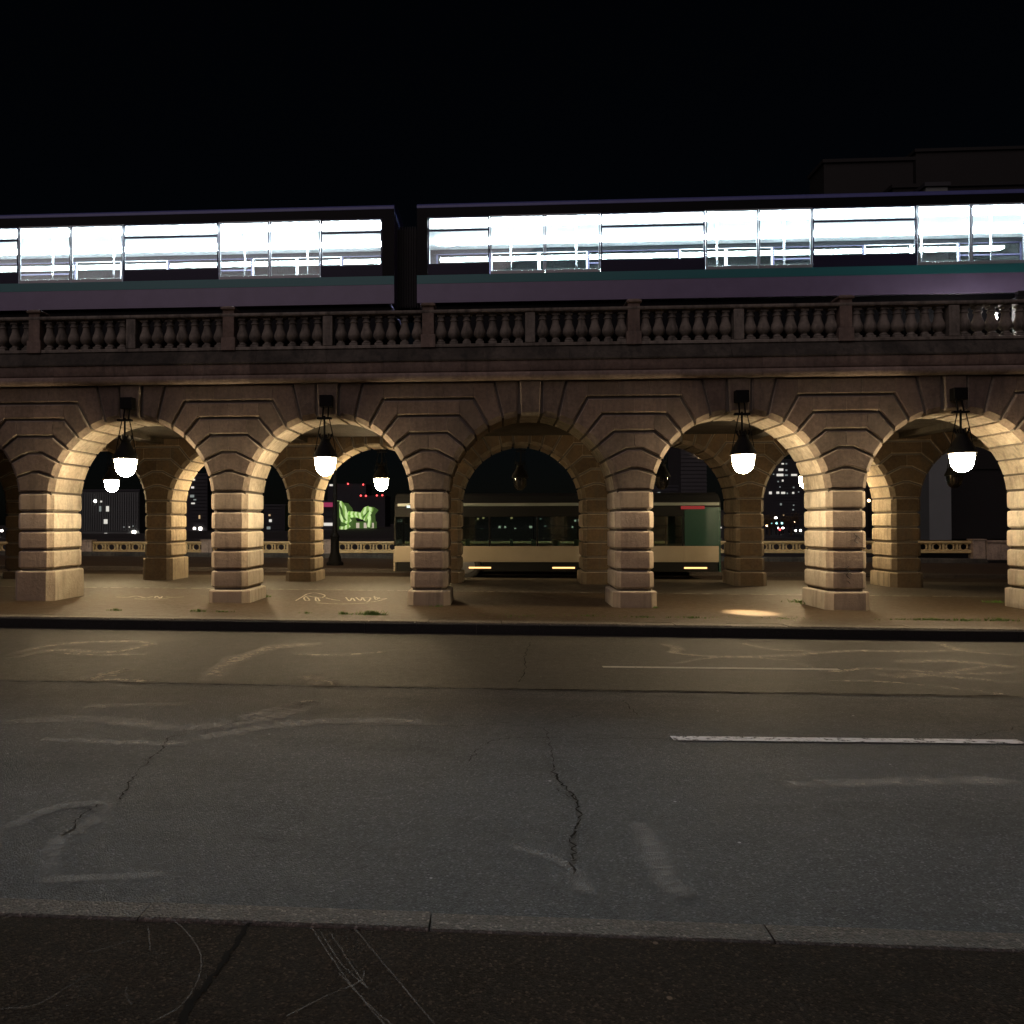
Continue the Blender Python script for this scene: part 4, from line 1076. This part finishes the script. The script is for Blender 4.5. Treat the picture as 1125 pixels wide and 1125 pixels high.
# two dark towers with red obstacle lights
for (px0, px1, pyt, Y, lights, lab) in ((360, 402, 532.5, 520, ((367.5,531.5),(382.3,532),(399,532.8)), 'black tower with three red roof lights over the green glowing building'),
                                  (394, 423, 545.5, 480, ((396.4,545),(402,545.2),(414,544.8),(420,544.6)), 'lower black tower with four red roof lights left of the small lit lantern')):
    r = building('dark_tower', lab, 'tower', px0, px1, pyt, Y, MT['b_dark'], 20, 0, dark_win=False)
    for px, py in lights:
        q = at(px, py, Y-1) - Vector(r.location); mb = MB(); mb.lathe([(.1,-.6),(.55,-.35),(.62,0),(.5,.35),(.1,.6)], q.x, -1, q.z+.3, 10); mb.build('obstacle_light', MT['l_red'], r)
# traffic signals, cars, trees at the quay junction
QZ = -1.2
def signal_at(px, py, Y, mat, label):
    p = at(px, py, Y); r = empty('traffic_light', (p.x, Y, QZ)); h = p.z-QZ
    mb = MB(); mb.tube([(0,0,0),(0,0,h+.5)], .07); mb.build('post', MT['iron'], r)
    mb = MB(); mb.bbox(-.2,.2,-.28,-.08,h-.35,h+.95,.03); mb.build('head', MT['steel_black'], r)
    mb = MB(); n = 14; mb.rings([[(rr*math.cos(2*math.pi*k/n), y, h+rr*math.sin(2*math.pi*k/n)) for k in range(n)] for rr, y in ((.24,-.285),(.22,-.33),(.1,-.36))]); mb.build('lamp', mat, r)
    tag(r, label, 'traffic light', 'traffic lights at the quay junction')
signal_at(847.2, 574.7, 150, MT['l_cyan'], 'leftmost of three green traffic lights right of the fifth far pier')
signal_at(852.6, 574.7, 150, MT['l_cyan'], 'middle one of three green traffic lights right of the fifth far pier')
signal_at(858.6, 574.7, 150, MT['l_cyan'], 'rightmost of three green traffic lights right of the fifth far pier')
signal_at(856.3, 581.8, 146, MT['l_red'], 'red traffic light just below the row of green traffic lights')
def car(px, py, Y, sp_, label, first=[None]):
    p = at(px, py, Y); r = empty('car', (p.x, Y, QZ)); mb = MB()
    prof = [(0,.3),(0,.75),(.9,.9),(1.5,1.4),(3.0,1.42),(3.7,.95),(4.2,.88),(4.25,.35)]
    mb.rings([[(x*s, y, z) for y, z in prof] for x, s in ((-.85,.97),(-.85,1),(.85,1),(.85,.97))])
    mb.build('body', MT['car_p'], r)
    for sx in (-1, 1):
        h = MB(); hh = max(.45, p.z-QZ); h.lathe([(.05,-.26),(.2,-.2),(.28,0),(.2,.2),(.05,.26)], sx*sp_, -.1, .66, 10); h.build('headlight', MT['l_white'], r)
        for yy in (.8, 3.4):
            n = 12; wh = MB(); wh.rings([[(sx*x, yy+.32*math.cos(2*math.pi*k/n), .32+.32*math.sin(2*math.pi*k/n)) for k in range(n)] for x in (.7,.9)]); wh.build('wheel', MT['rubber'], r)
    tag(r, label, 'car', 'oncoming cars at the quay junction')
    return r
# the junction rises to the bridge level: cars stand on an approach ramp
rmp = MB(); rmp.add([(25,120,-1.19),(200,120,-1.19),(200,260,-1.19),(25,260,-1.19)], [(0,1,2,3)])
tag(rmp.build('quay_road', MT['road']), kind='structure')
def car_on(px, py, Y, label):
    d_ = ray(px, py); t = (-.53-CAM.z)/d_.z; Yq = CAM.y+d_.y*t
    Yq = min(max(Yq, 125), 250); return car(px, py, Yq, .62, label)
car_on(857, 579.8, 150, 'oncoming car with glaring headlights below the green traffic lights')
car_on(876.5, 582.8, 150, 'dark oncoming car with two round headlights beside the fifth near pier')
def street_light(px, py, Y, mat, label, rad=.5):
    p = at(px, py, Y); r = empty('street_light', (p.x, Y, QZ)); h = p.z-QZ
    mb = MB(); mb.tube([(0,0,0),(0,0,max(.4, h-.2))], .09); mb.build('post', MT['iron'], r)
    mb = MB(); mb.lathe([(rad*.3,-rad),(rad*.85,-rad*.5),(rad,0),(rad*.85,rad*.5),(rad*.3,rad)], 0,0,h,12); mb.build('globe', mat, r, True)
    tag(r, label, 'street light', 'distant street lights across the river')
street_light(852.4, 569, 160, MT['l_white'], 'single white street light above the row of green traffic lights', .34)
street_light(842.5, 577.5, 155, MT['l_warm'], 'small warm street light at the right edge of the fifth far pier', .22)
street_light(860.5, 580, 170, MT['l_white'], 'small white street light right of the red traffic light', .2)
street_light(954.5, 550, 120, MT['l_warm'], 'warm street light in the gap between fifth near pier and lit far pier', .26)
street_light(951.5, 569, 130, MT['l_warm'], 'lower warm street light in the gap right of the fifth near pier', .2)
street_light(2, 583, 140, MT['l_white'], 'white street light at the left edge of the picture', .26)
street_light(873, 573.5, 165, MT['l_warm'], 'tiny warm street light between the tower and the fifth near pier', .16)
def tree(px, pyt, Y, label, seed):
    rnd = random.Random(seed); p = at(px, pyt, Y); r = empty('tree', (p.x, Y, QZ)); h = max(4.5, p.z-QZ)
    tm = MB(); tm.tube([(0,0,0),(.05,0,h*.3),(0,.05,h*.55)], .2, 7, .1); tips = []
    for k in range(9):
        a = rnd.uniform(0, 6.28); z0 = h*rnd.uniform(.28,.55); L = h*rnd.uniform(.25,.45)
        e_ = Vector((math.cos(a)*L*.7, math.sin(a)*L*.7, z0+L*.8)); tm.tube([(0,0,z0), (e_.x*.5, e_.y*.5, z0+L*.3), e_], .08, 5, .03); tips.append(e_)
    tm.build('trunk', MT['bark'], r)
    cm = MB()
    for _ in range(900):
        c = rnd.choice(tips) + Vector((rnd.gauss(0,.5), rnd.gauss(0,.5), rnd.gauss(0,.45))); s = rnd.uniform(.08,.16)
        u = Vector((rnd.gauss(0,1), rnd.gauss(0,1), rnd.gauss(0,1))).normalized(); v = u.orthogonal().normalized()
        cm.add([c-u*s, c+v*s*.6, c+u*s, c-v*s*.6], [(0,1,2,3)])
    cm.build('crown', MT['leaf'], r)
    tag(r, label, 'tree', 'street trees at the quay junction')
tree(845, 566, 140, 'sparse brown street tree at the right edge of the fifth far pier', 1)
tree(869, 570, 138, 'sparse brown street tree between the green lights and the fifth near pier', 2)
tree(800, 572, 135, 'sparse brown street tree behind the railing at the rear of the bus', 3)

# ------------------------------------------------------------------ weeds along the kerb and plinths
wm = MB(); rnd = random.Random(5)
def weed(x, y, r, n, h):
    for _ in range(n):
        a = rnd.uniform(0, 6.28); d_ = abs(rnd.gauss(0, r)); bx_, by_ = x+math.cos(a)*d_*1.8, y+math.sin(a)*d_*.5
        z = gz(bx_)+.001; t = rnd.uniform(0, 6.28); hh = h*rnd.uniform(.4,1.1); wv = .006
        lx, ly = math.cos(t)*hh*.5, math.sin(t)*hh*.5
        wm.add([(bx_-wv,by_,z),(bx_+wv,by_,z),(bx_+lx+wv*.3,by_+ly,z+hh*.8),(bx_+lx*1.4,by_+ly*1.4,z+hh)], [(0,1,2,3)])
for px, py, r, n, h in ((408,675.6,.09,170,.09),(378,675,.05,50,.06),(337,674,.03,20,.04),(128,671,.05,40,.05),(219,672,.06,60,.06),(245,672.5,.05,40,.05),
                        (68,656.5,.06,60,.07),(292,656,.05,40,.06),(700,667,.06,50,.04),(718,668,.05,60,.05),(708,678.5,.12,50,.04),(760,679,.15,60,.04),(645,677,.15,40,.04),
                        (880,662,.09,90,.08),(889,664,.08,70,.07),(916,668.5,.06,50,.06),(1028,681.5,.10,90,.05),(1060,682,.14,70,.05),(1100,682,.14,110,.06),(1095,662,.10,90,.06),(1010,681,.1,40,.04),(990,681,.2,40,.03),(575,677,.3,40,.03),(860,680,.3,50,.03),(480,666.5,.05,30,.05)):
    g = on_ground(px, py, 0); weed(g.x, g.y, r, n, h)
tag(wm.build('weeds', MT['weed']), 'green weeds in the joints of the kerb and at the foot of the piers', 'weeds', kind='stuff')
print('kerb', kerb_y, nk_y0, nk_y1, PATH_Y, FK, 'train', Zsk, Zrt, 'bus', zTOP-zr, zCB-zr, 'gut', gut_y)
